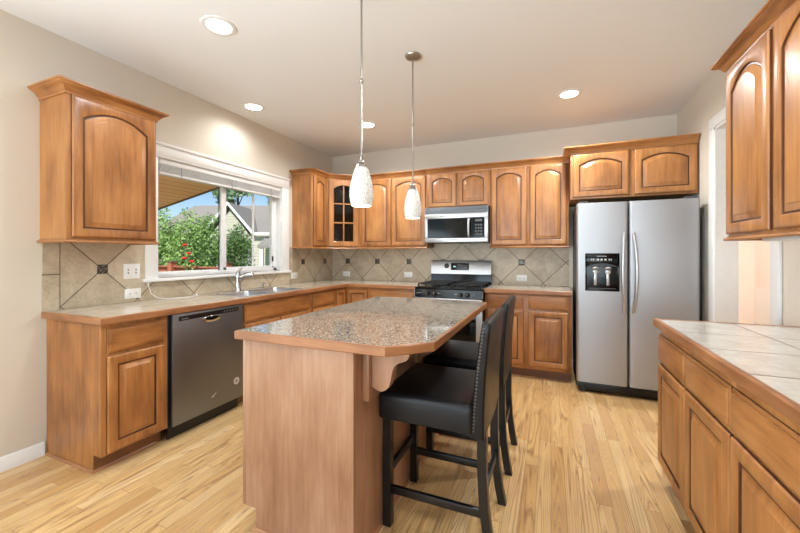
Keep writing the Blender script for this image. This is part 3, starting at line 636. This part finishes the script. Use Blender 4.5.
st = disc(FL, dw, 2.195, .245, .028, .0262, 'print', 'round_sticker'); disc(FL, st, 2.195, .245, .021, .0268, 'silver', 'sticker_print'); q = MB(FL); q.box(2.183, 2.207, .0274, .0277, .247, .251); q.box(2.187, 2.203, .0274, .0277, .238, .242); q.obj('lettering', 'slot', st)
q = MB(FL); q.extrude([(1.955, .0263, .196), (1.975, .0263, .192), (1.99, .0263, .206), (2.01, .0263, .222), (1.99, .0263, .212), (1.98, .0263, .203), (1.968, .0263, .201)], (.0006, 0, 0) if False else (0, .0006, 0)); q.obj('logo', 'print', dw)
MB(FL).box(1.66, 2.26, -.05, -.03, .004, .098).obj('kick_plate', 'black', dw)
for y in (1.67, 2.25): MB(FL).box(y - .012, y + .012, -.5, -.476, 0, .09).obj('foot', 'black', dw)

# ------------------------------------------------------------------ range
RX0, RX1 = -1.431, -.661; RF = 3.83
FG = face((0, RF, 0), (1, 0, 0), (0, -1, 0))
rg = thing('gas_range', 'stainless and black gas range on the back wall', 'stove', (-1.046, 4.15, 0))
MB().box(RX0 + .002, RX1 - .002, RF + .03, YB - .02, .05, .895).obj('body', 'black', rg)
MB().box(RX0, RX1, RF + .005, YB - .1, .896, .914, .006).obj('cooktop', 'blackgloss', rg)
cp = MB(FG); cp.extrude([(RX0, .0, .802), (RX0, .006, .806), (RX0, -.012, .892), (RX0, -.04, .895), (RX0, -.04, .802)], (RX1 - RX0, 0, 0)); cp = cp.obj('control_panel', 'blackgloss', rg)
MB(FG).box(RX0, RX0 + .004, 0.002, .008, .806, .89).obj('side_trim', 'steelb', cp)
for i, x in enumerate((-1.275, -1.195, -.90, -.825)):
    kn = MB(FG); kn.loft([[(x + r_ * math.cos(2 * math.pi * k / 16), b, .842 + r_ * math.sin(2 * math.pi * k / 16)) for k in range(16)] for r_, b in ((.024, -.004), (.024, .008), (.02, .014), (.017, .030), (.014, .032))]); kn = kn.obj('knob', 'black', rg)
    MB(FG).box(x - .002, x + .002, .032, .0335, .842, .858).obj('pointer', 'print', kn)
for x0, x1 in ((-1.405, -1.345), (-1.155, -1.12), (-.965, -.935), (-.79, -.74)): MB(FG).box(x0, x1, .004, .0052, .846, .852).obj('lettering', 'printdim', rg)
od = MB(FG).box(RX0 + .004, RX1 - .004, -.02, .014, .215, .799, .006).obj('oven_door', 'steelb', rg)
MB(FG).box(RX0 + .07, RX1 - .07, .0141, .0155, .30, .665, .0005).obj('oven_window', 'blackgloss', od)
hb = MB(FG); hb.tube([(RX0 + .05, .055, .735), (RX1 - .05, .055, .735)], .013, 12)
for x in (RX0 + .07, RX1 - .07): hb.box(x - .012, x + .012, .011, .055, .725, .745, .003)
hb.obj('oven_handle', 'steelb', od)
MB(FG).box(RX0 + .004, RX1 - .004, -.02, .01, .055, .207, .006).obj('storage_drawer', 'steelb', rg)
for x in (RX0 + .06, RX1 - .06): MB(FG).box(x - .02, x + .02, -.08, -.04, 0, .05).obj('foot', 'black', rg)
# backguard
bg_ = MB(); bg_.extrude([(RX0 + .005, YB - .012, .914), (RX0 + .005, YB - .095, .914), (RX0 + .005, YB - .085, 1.035), (RX0 + .005, YB - .012, 1.035)], (RX1 - RX0 - .01, 0, 0)); bg_.obj('backguard_base', 'blackgloss', rg)
bp = MB(); bp.extrude([(RX0 + .005, YB - .012, 1.036), (RX0 + .005, YB - .108, 1.036), (RX0 + .005, YB - .104, 1.05), (RX0 + .005, YB - .082, 1.19), (RX0 + .005, YB - .07, 1.203), (RX0 + .005, YB - .05, 1.206), (RX0 + .005, YB - .012, 1.206)], (RX1 - RX0 - .01, 0, 0)); bp = bp.obj('backguard', 'steelb', rg)
tl = math.atan2(.022, .14); FGB = face((0, YB - .1043, 1.05), (1, 0, 0), (0, -1, 0)) @ Matrix.Rotation(tl, 4, 'X') 
dp = MB(FGB).box(-1.165, -.935, -.004, .002, .034, .125, .001).obj('display_panel', 'blackgloss', bp)
MB(FGB).box(-1.135, -1.105, .002, .003, .072, .088).obj('clock_digits', 'display', dp)
for i in range(6):
    for j_ in range(2): MB(FGB).box(-1.085 + i * .022, -1.073 + i * .022, .002, .0028, .06 + j_ * .028, .068 + j_ * .028).obj('key', 'printdim', dp)
kd = MB(FGB); kd.loft([[(-1.222 + r_ * math.cos(2 * math.pi * k / 18), b, .088 + r_ * math.sin(2 * math.pi * k / 18)) for k in range(18)] for r_, b in ((.03, -.003), (.03, .006), (.024, .018), (.02, .02))]); kd.obj('timer_knob', 'black', bp)
MB().box(-1.02, -.96, YB - .0955, YB - .089, 1.02, 1.03).obj('badge', 'display', rg) if False else None
# grates and burners
for gx in (-1.235, -.857):
    g = MB(); gw_ = .165; y0, y1 = RF + .05, YB - .13
    for a, b in (((gx - gw_, y0), (gx + gw_, y0)), ((gx + gw_, y0), (gx + gw_, y1)), ((gx + gw_, y1), (gx - gw_, y1)), ((gx - gw_, y1), (gx - gw_, y0)), ((gx, y0), (gx, y1)), ((gx - gw_, (y0 + y1) / 2), (gx + gw_, (y0 + y1) / 2)), ((gx - gw_, y0 * .72 + y1 * .28), (gx + gw_, y0 * .72 + y1 * .28)), ((gx - gw_, y0 * .28 + y1 * .72), (gx + gw_, y0 * .28 + y1 * .72))):
        g.box(min(a[0], b[0]) - .006, max(a[0], b[0]) + .006, min(a[1], b[1]) - .006, max(a[1], b[1]) + .006, .94, .953, .003)
    for x in (gx - gw_, gx, gx + gw_):
        for y in (y0, (y0 + y1) / 2, y1): g.box(x - .007, x + .007, y - .007, y + .007, .914, .942)
    g.obj('grate', 'blackiron', rg)
    for y in (y0 * .72 + y1 * .28, y0 * .28 + y1 * .72):
        MB().lathe([(.048, .914), (.048, .922), (.036, .924), (.036, .932), (.03, .936)], (gx, y, 0), 20).obj('burner', 'blackiron', rg)

# ------------------------------------------------------------------ microwave
mw = thing('microwave', 'stainless over-the-range microwave above the stove', 'microwave', (-1.03, 4.3, 1.43))
MX0, MX1, MY, MZ0, MZ1 = -1.406, -.654, 4.136, 1.42, 1.838
FM = face((0, MY, 0), (1, 0, 0), (0, -1, 0))
MB().box(MX0 + .002, MX1 - .002, MY, YB - .01, MZ0, MZ1).obj('case', 'greyside', mw)
MB(FM).box(MX0, MX1, 0, .008, 1.764, MZ1).obj('vent_backing', 'black', mw)
m = MB(FM); m.box(MX0, MX0 + .006, .007, .018, 1.764, MZ1); m.box(MX1 - .006, MX1, .007, .018, 1.764, MZ1)
for i in range(6): m.box(MX0 + .004, MX1 - .004, .006, .018, 1.766 + i * .0122, 1.7735 + i * .0122, .0015)
m.obj('vent_grille', 'steeld', mw)
fr_ = MB(FM); fr_.box(MX0, MX1, 0, .022, 1.706, 1.762, .004); fr_.box(MX0, MX1, 0, .022, MZ0 + .004, 1.474, .004); fr_.box(MX0, MX0 + .035, 0, .022, 1.474, 1.706, .003); fr_.box(MX1 - .04, MX1, 0, .022, 1.474, 1.706, .003)
fr_.obj('front_frame', 'steelb', mw)
MB(FM).box(MX0 + .035, -.862, 0, .019, 1.474, 1.706).obj('door_window', 'blackgloss', mw)
cpn = MB(FM).box(-.858, MX1 - .04, 0, .02, 1.474, 1.706).obj('control_panel', 'blackgloss', mw)
MB(FM).box(-.80, -.72, .0201, .0207, 1.66, 1.685).obj('display', 'slot', cpn)
for i in range(3):
    for q in range(4): MB(FM).box(-.80 + i * .03, -.78 + i * .03, .0201, .0207, 1.505 + q * .035, 1.525 + q * .035).obj('key', 'slot', cpn)
MB(FM).tube([(-.865, .02, 1.685), (-.868, .045, 1.685), (-.868, .055, 1.64), (-.868, .058, 1.60), (-.868, .055, 1.55), (-.868, .045, 1.50), (-.865, .02, 1.486)], [.012, .013, .014, .014, .014, .013, .012], 10).obj('handle', 'steelb', mw)
MB(FM).box(-1.12, -1.0, .0222, .0226, 1.453, 1.459).obj('lettering', 'slot', mw); MB(FM).box(-1.22, -1.08, .0222, .0226, 1.73, 1.736).obj('lettering', 'slot', mw)

# ------------------------------------------------------------------ refrigerator
rf = thing('refrigerator', 'stainless side-by-side refrigerator with water dispenser', 'refrigerator', (.685, 4.05, 0))
FX0, FX1, FY = .222, 1.150, 3.725; SPL = .636
FF = face((0, FY, 0), (1, 0, 0), (0, -1, 0))
MB().box(FX0 + .006, FX1 - .006, FY + .075, YB - .04, .03, 1.745, .004).obj('cabinet_body', 'greyside', rf)
for a0, a1 in ((FX0, SPL - .004), (SPL + .004, FX1)):
    m = MB(FF)
    def rl(z, i=0.0):
        r_ = .022; pts = []
        for (cx, a_) in ((a1 - r_ - i, 0), (a0 + r_ + i, 90)):
            for q in range(6): an = R(a_ + q * 18); pts.append((cx + r_ * math.cos(an), -r_ + r_ * math.sin(an) - i, z))
        return pts + [(a0 + i, -.068, z), (a1 - i, -.068, z)]
    m.loft([rl(.1, .003), rl(.103), rl(1.752), rl(1.755, .003)]); m.obj('door', 'steel', rf)
for x, sgn in ((SPL - .035, -1), (SPL + .035, 1)):
    path = []
    for q in range(13):
        tt = q / 12; path.append((x + sgn * .018 * math.sin(tt * math.pi) , .012 + .05 * math.sin(tt * math.pi) ** .6, .765 + .71 * tt))
    MB(FF).tube(path, [.013] * 13, 12).obj('handle', 'steelb', rf)
ds = MB(FF); X0, X1, Z0, Z1 = .292, .566, .948, 1.292
ds.box(X0, X1, .0005, .009, Z0, Z0 + .022, .003); ds.box(X0, X0 + .014, .0005, .009, Z0, Z1, .003); ds.box(X1 - .014, X1, .0005, .009, Z0, Z1, .003); ds.box(X0, X1, .0005, .009, 1.17, Z1, .003); ds.box(X0 + .01, X1 - .01, .0002, .002, Z0 + .01, 1.18)
ds = ds.obj('dispenser', 'blackgloss', rf)
m = MB(FF); pts = [(X0 + .012, .009, 1.172)] + [(X0 + .012 + (X1 - X0 - .024) * q / 10, .009, 1.172 + .03 * math.sin(q / 10 * math.pi)) for q in range(11)][1:-1] + [(X1 - .012, .009, 1.172)]
m.extrude(pts, (0, .004, 0)); m.obj('hood', 'black', ds)
for i, x in enumerate((.345, .36, .395, .425, .455, .485, .5)): MB(FF).box(x - (.008 if 1 < i < 5 else .004), x + (.008 if 1 < i < 5 else .004), .009, .0105, 1.226, 1.242, .001).obj('button', 'print', ds)
MB(FF).box(.385, .465, .009, .0095, 1.262, 1.269).obj('lettering', 'printdim', ds)
for x in (.375, .475):
    p = MB(FF); p.tube([(x, .010, 1.155), (x, .016, 1.145)], [.03, .026], 14); p.box(x - .012, x + .012, .003, .012, 1.0, 1.14, .004); p.box(x - .022, x + .022, .003, .014, 1.11, 1.135, .004); p.obj('paddle', 'silver', ds)
MB(FF).box(X0 + .03, X1 - .03, .003, .011, .97, .976).obj('drip_tray', 'slot', ds)
g = MB(FF); g.box(FX0 + .01, FX1 - .01, -.06, -.015, .03, .096, .004)
for i in range(4): g.box(FX0 + .06, FX1 - .06, -.016, -.011, .04 + i * .013, .046 + i * .013)
g.obj('base_grille', 'black', rf)
for x in (FX0 + .05, FX1 - .05): MB(FF).box(x - .03, x + .03, -.1, -.05, 0, .035).obj('foot', 'black', rf)
for x in (FX0 + .06, FX1 - .06): MB(FF).box(x - .04, x + .04, -.12, -.02, 1.746 if False else 1.7555, 1.775, .004).obj('hinge_cover', 'greyside', rf)

# ------------------------------------------------------------------ bar stools
def stool(label, loc, group):
    t = thing('bar_stool', label, 'stool', (0, 0, 0), group)
    s_ = MB(); loops = []
    def rr_(i, z, x0=-.248, x1=.2, y=.245, r=.03):
        pts = []
        for (cx, cy, a0) in ((x1 - r, y - r, 0), (x0 + r, y - r, 90), (x0 + r, -y + r, 180), (x1 - r, -y + r, 270)):
            for q in range(6): a = R(a0 + q * 18); pts.append((cx + (r - i) * math.cos(a), cy + (r - i) * math.sin(a), z))
        return pts
    s_.loft([rr_(.006, .528), rr_(0, .534), rr_(0, .625), rr_(.006, .642), rr_(.02, .652), rr_(.029, .6545)]); s_.obj('seat', 'leather', t)
    # backrest: curved slab, leaning back
    b = MB(); N = 14; H0, H1 = .515, .99
    def prof_x(z):
        q = (z - H0) / (H1 - H0); return .182 + .016 * q + .03 * q * q
    loops = []
    for i in range(N + 1):
        q = i / N; z = H0 + (H1 - H0) * q; th_ = .056 - .018 * q; x = prof_x(z); r = .010; y = .238
        zz = lambda yy: z + (.012 * (1 - (yy / y) ** 2) if i == N else 0)
        lp = []
        for (cx, cy, a0) in ((x + th_ - r, y - r, 0), (x + r, y - r, 90), (x + r, -y + r, 180), (x + th_ - r, -y + r, 270)):
            for k_ in range(4): a = R(a0 + k_ * 30); lp.append((cx + r * math.cos(a), cy + r * math.sin(a), z))
        loops.append(lp)
    # rounded top
    top = loops[-1]; cx_ = sum(p[0] for p in top) / len(top)
    loops.append([(cx_ + (p[0] - cx_) * .8, p[1] * .985, p[2] + .008) for p in top]); loops.append([(cx_ + (p[0] - cx_) * .45, p[1] * .96, p[2] + .012) for p in top])
    b.loft(loops); br = b.obj('backrest', 'leather', t)
    for sy in (-1, 1):
        nh = MB()
        for i in range(30):
            z = .545 + i * .0148; x = prof_x(z) + .012
            nh.loft([[(x + r_ * math.cos(2 * math.pi * k / 8), sy * (.2375 + e), z + r_ * math.sin(2 * math.pi * k / 8)) for k in range(8)] for r_, e in ((.006, 0), (.0045, .0025), (.0015, .0035))])
        nh.obj('nailhead_trim', 'nail', br)
    lw_ = .0195
    for sy in (-1, 1):
        m = MB(); y = sy * .178
        m.loft([[(-.222 - lw_, y - lw_, z), (-.222 + lw_, y - lw_, z), (-.222 + lw_, y + lw_, z), (-.222 - lw_, y + lw_, z)] for z in (0, .53)]); m.obj('leg', 'blackwood', t)
        m = MB(); L = []
        for z, x in ((0, .262), (.08, .246), (.2, .230), (.35, .222), (.53, .222)): L.append([(x - lw_, y - lw_, z), (x + lw_, y - lw_, z), (x + lw_, y + lw_, z), (x - lw_, y + lw_, z)])
        m.loft(L); m.obj('leg', 'blackwood', t)
        MB().box(-.205, .215, y - .010, y + .010, .155, .19, .002).obj('stretcher', 'blackwood', t)
    MB().box(-.232, -.212, -.162, .162, .235, .275, .002).obj('footrest', 'blackwood', t)
    MB().box(.217, .236, -.162, .162, .235, .27, .002).obj('stretcher', 'blackwood', t)
    t.location = loc; return t
def copy_tree(o, parent=None):
    c = o.copy(); COL.objects.link(c)
    if parent: c.parent = parent
    for ch in [x for x in o.children]: copy_tree(ch, c)
    return c
s1_ = stool('black leather counter stool at the clipped island corner, in front of the other', (-.492, 1.732, 0), 'black leather stools at the island')
s2_ = copy_tree(s1_); s2_.location = (-.488, 2.36, 0); s2_['label'] = 'black leather counter stool nearer the range, partly hidden behind another stool'

# ------------------------------------------------------------------ lamps
def pendant(label, x, y):
    t = thing('pendant_lamp', label, 'lamp', (x, y, H), 'pendant lamps over the island')
    MB().lathe([(.012, -.03), (.03, -.026), (.052, -.014), (.058, -.004), (.058, -.0005)], (x, y, H), 28).obj('canopy', 'nickel', t)
    r_ = MB(); r_.tube([(x, y, 1.81), (x, y, H - .02)], .0055, 10); r_.lathe([(.006, -.012), (.0105, -.006), (.0115, 0), (.0105, .006), (.006, .012)], (x, y, 2.225), 14); r_.obj('rod', 'nickel', t)
    MB().lathe([(.0065, 1.832), (.012, 1.826), (.012, 1.808), (.019, 1.803), (.021, 1.795), (.014, 1.789), (.026, 1.783), (.033, 1.768), (.03, 1.762)], (x, y, -.014), 20).obj('socket_cup', 'nickel', t)
    P = [(r__ * .845, 1.545 + (z__ - 1.528) * .903) for r__, z__ in [(.028, 1.775), (.034, 1.765), (.046, 1.74), (.06, 1.70), (.0705, 1.66), (.0765, 1.62), (.0775, 1.59), (.073, 1.555), (.064, 1.528), (.061, 1.528), (.069, 1.555), (.0735, 1.59), (.0725, 1.62), (.0665, 1.66), (.056, 1.70), (.042, 1.74), (.03, 1.762)]]
    MB().lathe(P, (x, y, 0), 36, False, False).obj('glass_shade', 'shade', t)
    MB().lathe([(.004, 1.61), (.014, 1.62), (.02, 1.64), (.018, 1.665), (.010, 1.69), (.010, 1.745)], (x, y, 0), 16).obj('bulb', 'lens', t)
    l = bpy.data.lights.new('pendant_light', 'POINT'); l.energy = 1.2; l.color = (1, .9, .76); l.shadow_soft_size = .03
    lo = bpy.data.objects.new('pendant_light', l); COL.objects.link(lo); lo.location = (x, y, 1.548)
pendant('white glass pendant lamp hanging over the near end of island', -.949, 1.717)
pendant('white glass pendant lamp hanging over the end of island by the range', -.928, 2.447)
cans = [(-1.94, 1.652, 33, 'round recessed ceiling light closest to the window wall cabinet'), (-2.69, 2.69, 18, 'round recessed ceiling light above the sink by the window wall'), (-1.89, 3.557, 80, 'round recessed ceiling light near the glass corner cabinet, behind pendant rod'), (.152, 3.576, 86, 'round recessed ceiling light in front of the refrigerator cabinet'), (.152, 1.652, 40, 'added recessed ceiling light, out of view, above the floor between island and side counter'), (2.0, 3.6, 120, 'added unseen recessed ceiling light in the hall just beyond the doorway'), (2.0, 5.4, 120, 'added unseen recessed ceiling light at the end of the hall')]  # last three are added out of view to brighten the floor and hall
for x, y, pw, lb in cans:
    t = thing('recessed_light', lb, 'ceiling light', (x, y, H), 'recessed ceiling lights')
    MB().lathe([(.074, -.0006), (.076, -.005), (.096, -.006), (.104, -.0035), (.105, -.0006)], (x, y, H), 36, False, False).obj('trim_ring', 'white', t)
    MB().lathe([(.075, -.0005), (.074, -.003), (.05, -.004), (.01, -.0045)], (x, y, H), 32).obj('lens', 'lens', t)
    l = bpy.data.lights.new('can_light', 'SPOT'); l.energy = pw; l.color = (.97, .99, 1); l.spot_size = R(164); l.spot_blend = .7; l.shadow_soft_size = .07
    lo = bpy.data.objects.new('can_light', l); COL.objects.link(lo); lo.location = (x, y, H - .012)

# ------------------------------------------------------------------ outside
GZ = -.6
struct(MB().box(-60, XL - .16, -20, 60, GZ - .1, GZ).obj('lawn', 'lawn', None, False))
struct(MB().box(-7.2, XL - .16, -3, 4.6, GZ, GZ + .02).obj('patio_slab', 'concrete', None, False))
struct(MB().box(-14.6, -12.6, 11.2, 13.4, GZ, GZ + .02).obj('driveway', 'concrete', None, False))
pr = thing('patio_roof', 'sloping wood-lined patio roof outside the window', 'patio roof', (-4.6, 1.4, 2.3))
FP0, FP1 = (-3.16, 2.51), (-6.3, 1.925)
MB().extrude([(FP0[0], .9, FP0[1]), (FP1[0], .9, FP1[1]), (FP1[0], .9, FP1[1] + .16), (FP0[0], .9, FP0[1] + .16)], (0, 2.89, 0)).obj('soffit', 'soffit', pr, False)
MB().extrude([(FP0[0], 3.79, FP0[1] - .015), (FP1[0], 3.79, FP1[1] - .015), (FP1[0], 3.79, FP1[1] + .19), (FP0[0], 3.79, FP0[1] + .19)], (0, .04, 0)).obj('fascia', 'fascia', pr, False)
for y in (1.1, 3.6): MB().box(-6.2, -6.08, y - .06, y + .06, GZ, 1.94).obj('post', 'fascia', pr)
# fence
fn = thing('garden_fence', 'low reddish wood fence in the garden below the shrubs', 'fence', (-8.2, 5.76, GZ))
pts = [(-12.5, 5.8), (-9.5, 5.78), (-8.23, 5.76), (-6.2, 5.54)]
fb = MB()
for (xa, ya), (xb_, yb_) in zip(pts, pts[1:]):
    L = math.hypot(xb_ - xa, yb_ - ya); n = int(L / .14)
    for i in range(n):
        q0, q1 = i / n, (i + .93) / n
        p0 = Vector((xa + (xb_ - xa) * q0, ya + (yb_ - ya) * q0)); p1 = Vector((xa + (xb_ - xa) * q1, ya + (yb_ - ya) * q1))
        fb.loft([[(p0.x, p0.y, z_), (p1.x, p1.y, z_), (p1.x, p1.y + .02, z_), (p0.x, p0.y + .02, z_)] for z_ in (GZ, .98)])
fb.obj('boards', 'fence', fn, False)
fr2 = MB(); fr2.sweep(pts, [(-.05, .98), (.06, .98), (.06, 1.015), (-.05, 1.015)]); fr2.sweep(pts, [(.0, .82), (.03, .82), (.03, .90), (.0, .90)]); fr2.obj('rails', 'fence', fn, False)
for x, y in pts[1:]:
    MB().box(x - .065, x + .065, y - .11, y + .02, GZ, 1.09).obj('post', 'fence', fn); MB().box(x - .08, x + .08, y - .125, y + .035, 1.09, 1.12).obj('post_cap', 'fascia', fn)
def leaves(name, mat, parent, blobs, n, size, seed):
    rng = random.Random(seed); m = MB(); tot = sum(b[3] * b[4] * b[5] for b in blobs)
    root = parent
    for (cx, cy, cz, rx, ry, rz) in blobs:
        for i in range(int(n * rx * ry * rz / tot)):
            u_ = rng.uniform(-1, 1); ph = rng.uniform(0, 2 * math.pi); s_ = math.sqrt(1 - u_ * u_); rad = rng.random() ** .45
            p = Vector((cx + rx * rad * s_ * math.cos(ph), cy + ry * rad * s_ * math.sin(ph), cz + rz * rad * u_))
            a = Vector((rng.gauss(0, 1), rng.gauss(0, 1), rng.gauss(0, .6))).normalized(); b_ = a.cross(Vector((rng.gauss(0, 1), rng.gauss(0, 1), rng.gauss(0, 1)))).normalized()
            k_ = size * rng.uniform(.6, 1.3)
            vs_ = [m._v(p + a * k_), m._v(p + b_ * k_ * .5), m._v(p - a * k_), m._v(p - b_ * k_ * .5)]; m.bm.faces.new(vs_)
    root_ = parent
    off = root_.location
    for v in m.bm.verts: v.co -= off
    me = bpy.data.meshes.new(name); m.bm.to_mesh(me); m.bm.free(); me.materials.append(M[mat])
    o = bpy.data.objects.new(name, me); COL.objects.link(o); o.parent = parent; return o
def shrub(label, x, y, top, r, mat, seed, n=2600, size=.055, name='garden_shrub', cat='shrub', group=None, base=GZ):
    rng = random.Random(seed); t = thing(name, label, cat, (x, y, base), group)
    bl2 = [(x, y, base + (top - base) * .45, r, r, (top - base) * .45)]
    for i in range(7): 
        a = rng.uniform(0, 6.28); hh = rng.uniform(.35, .86); bl2.append((x + .55 * r * math.cos(a), y + .55 * r * math.sin(a), base + (top - base) * hh, r * .5, r * .5, (top - base) * .15))
    bl2.append((x, y, top - .25, r * .4, r * .4, .25))
    leaves('foliage', mat, t, bl2, n, size, seed)
    m = MB()
    for i in range(5):
        a = rng.uniform(0, 6.28); m.tube([(x, y, base), (x + .25 * r * math.cos(a), y + .25 * r * math.sin(a), base + (top - base) * .4), (x + .5 * r * math.cos(a), y + .5 * r * math.sin(a), base + (top - base) * .75)], [.03, .02, .008], 6)
    m.obj('stem', 'bark', t); return t
G = 'shrubs outside the kitchen window'
shrub('tall light green shrub behind the fence, beside the window edge', -10.44, 6.89, 2.72, .7, 'leaf1', 3, 11000, .04, group=G)
shrub('tall light green shrub behind the fence, middle of the left pane', -8.62, 6.4, 2.5, .56, 'leaf1', 4, 9000, .038, group=G)
shrub('tall light green shrub behind the fence, next to the window mullion', -9.28, 7.6, 2.52, .52, 'leaf1', 5, 8000, .04, group=G)
shrub('dark green round shrub in front of the neighbour house, right pane', -9.38, 8.72, 2.35, .55, 'leaf2', 6, 8000, .04, group=G)
rb = shrub('rose bush with red blooms in front of the fence', -7.0, 5.18, 1.3, .24, 'leaf1', 7, 420, .04, 'rose_bush', 'rose bush')
for x, y, z_ in ((-7.3, 5.35, 1.48), (-7.1, 5.3, 1.3), (-6.93, 5.24, 1.13), (-7.02, 5.14, 1.2), (-7.16, 5.34, 1.02)):
    m = MB()
    for (r_, dz, k_) in ((.045, 0, 6), (.03, .015, 5)):
        for q in range(k_):
            a = 2 * math.pi * q / k_ + dz * 20; c_ = Vector((x + r_ * .6 * math.cos(a), y + r_ * .6 * math.sin(a), z_ + dz))
            m.lathe([(.004, -.018), (.02, -.008), (.024, .004), (.014, .016)], c_, 7)
    m.obj('flower', 'rose', rb)
    MB().tube([(rb.location.x, rb.location.y, .2), ((x + rb.location.x) / 2, (y + rb.location.y) / 2, z_ * .7), (x, y, z_)], .008, 6).obj('flower_stem', 'stem', rb)
# neighbour house
hs = thing('neighbour_house', 'beige sided single storey house with grey shingle gable roof outside', 'house', (0, 0, 0))
def HP(m): m.local = True; return m
m = HP(MB()); m.box(-1.05, 1.05, .12, 6, 0, 3.0); m.extrude([(-1.05, .12, 3.0), (1.05, .12, 3.0), (0, .12, 4.45)], (0, 5, 0)); m.box(1.0, 7.5, .12, 6, 0, 2.95); m.box(-5.2, -1.0, 1.6, 6, 0, 2.95); m.obj('siding_wall', 'siding', hs, False)
rfm = HP(MB())
rfm.extrude([(-1.35, -.15, 2.98), (-1.42, -.15, 3.08), (0, -.15, 4.78), (1.42, -.15, 3.08), (1.35, -.15, 2.98), (0, -.15, 4.62)], (0, 3.4, 0))
rfm.loft([[(-5.6, -.1 + 1.3, 3.0), (7.9, -.1, 3.0), (7.9, 6.3, 3.0), (-5.6, 6.3, 3.0)], [(-5.6, 1.2, 3.1), (7.9, -.1, 3.1), (7.9, 6.3, 3.1), (-5.6, 6.3, 3.1)], [(-3.7, 3.1, 5.02), (7.0, 3.1, 5.02), (7.0, 3.2, 5.02), (-3.7, 3.2, 5.02)]])
rfm.obj('roof', 'shingle', hs, False)
tm = HP(MB())
for s_ in (-1, 1): tm.extrude([(0, -.2, 4.62), (0, -.2, 4.80), (s_ * 1.45, -.2, 3.10), (s_ * 1.38, -.2, 2.95)], (0, .05, 0))
tm.box(1.35, 7.9, -.2, -.08, 2.95, 3.1); tm.box(-1.08, -.98, .08, .13, 0, 3); tm.box(.98, 1.08, .08, .13, 0, 2.95); tm.obj('white_trim', 'white', hs, False)
pm = HP(MB()); pm.extrude([(2.0, -1.1, 2.35), (2.0, .1, 2.85), (2.0, .1, 2.72), (2.0, -1.1, 2.22)], (3.4, 0, 0)); pm.obj('porch_roof', 'shingle', hs, False)
pm = HP(MB()); pm.box(2.1, 2.28, -1.05, -.9, 0, 2.25); pm.box(5.1, 5.28, -1.05, -.9, 0, 2.25); pm.obj('porch_post', 'white', hs, False)
pm = HP(MB()); pm.box(2.5, 3.5, .1, .13, 0, 2.1); pm.obj('house_door', 'fascia', hs, False)
pm = HP(MB()); pm.box(-.75, .75, .08, .12, 0.0, 1.35); pm.obj('garage_door', 'white', hs, False)
hs.location = (-16.53, 14.746, GZ); hs.rotation_euler = (0, 0, .398)
def tree(label, x, y, z0, z1, r, seed):
    rng = random.Random(seed); t = thing('garden_tree', label, 'tree', (x, y, GZ), 'trees behind the neighbour house')
    bl3 = [(x + rng.uniform(-r, r) * .7, y + rng.uniform(-r, r) * .7, rng.uniform(z0, z1), r * .45, r * .45, r * .3) for i in range(10)]
    leaves('foliage', 'leaf3', t, bl3, 1500, .16, seed)
    m = MB(); m.tube([(x, y, GZ), (x, y, z0), (x, y, z1)], [.14, .09, .03], 8)
    for b in bl3: m.tube([(x, y, b[2] - 1.2), (b[0], b[1], b[2])], [.05, .02], 5)
    m.obj('trunk', 'bark', t)
tree('leafy tree behind the neighbour roof, seen just right of mullion', -22.6, 21.0, 5.2, 7.2, 1.6, 21)
tree('leafy tree behind the neighbour roof, towards the window edge', -20.6, 22.8, 5.0, 7.2, 1.7, 22)
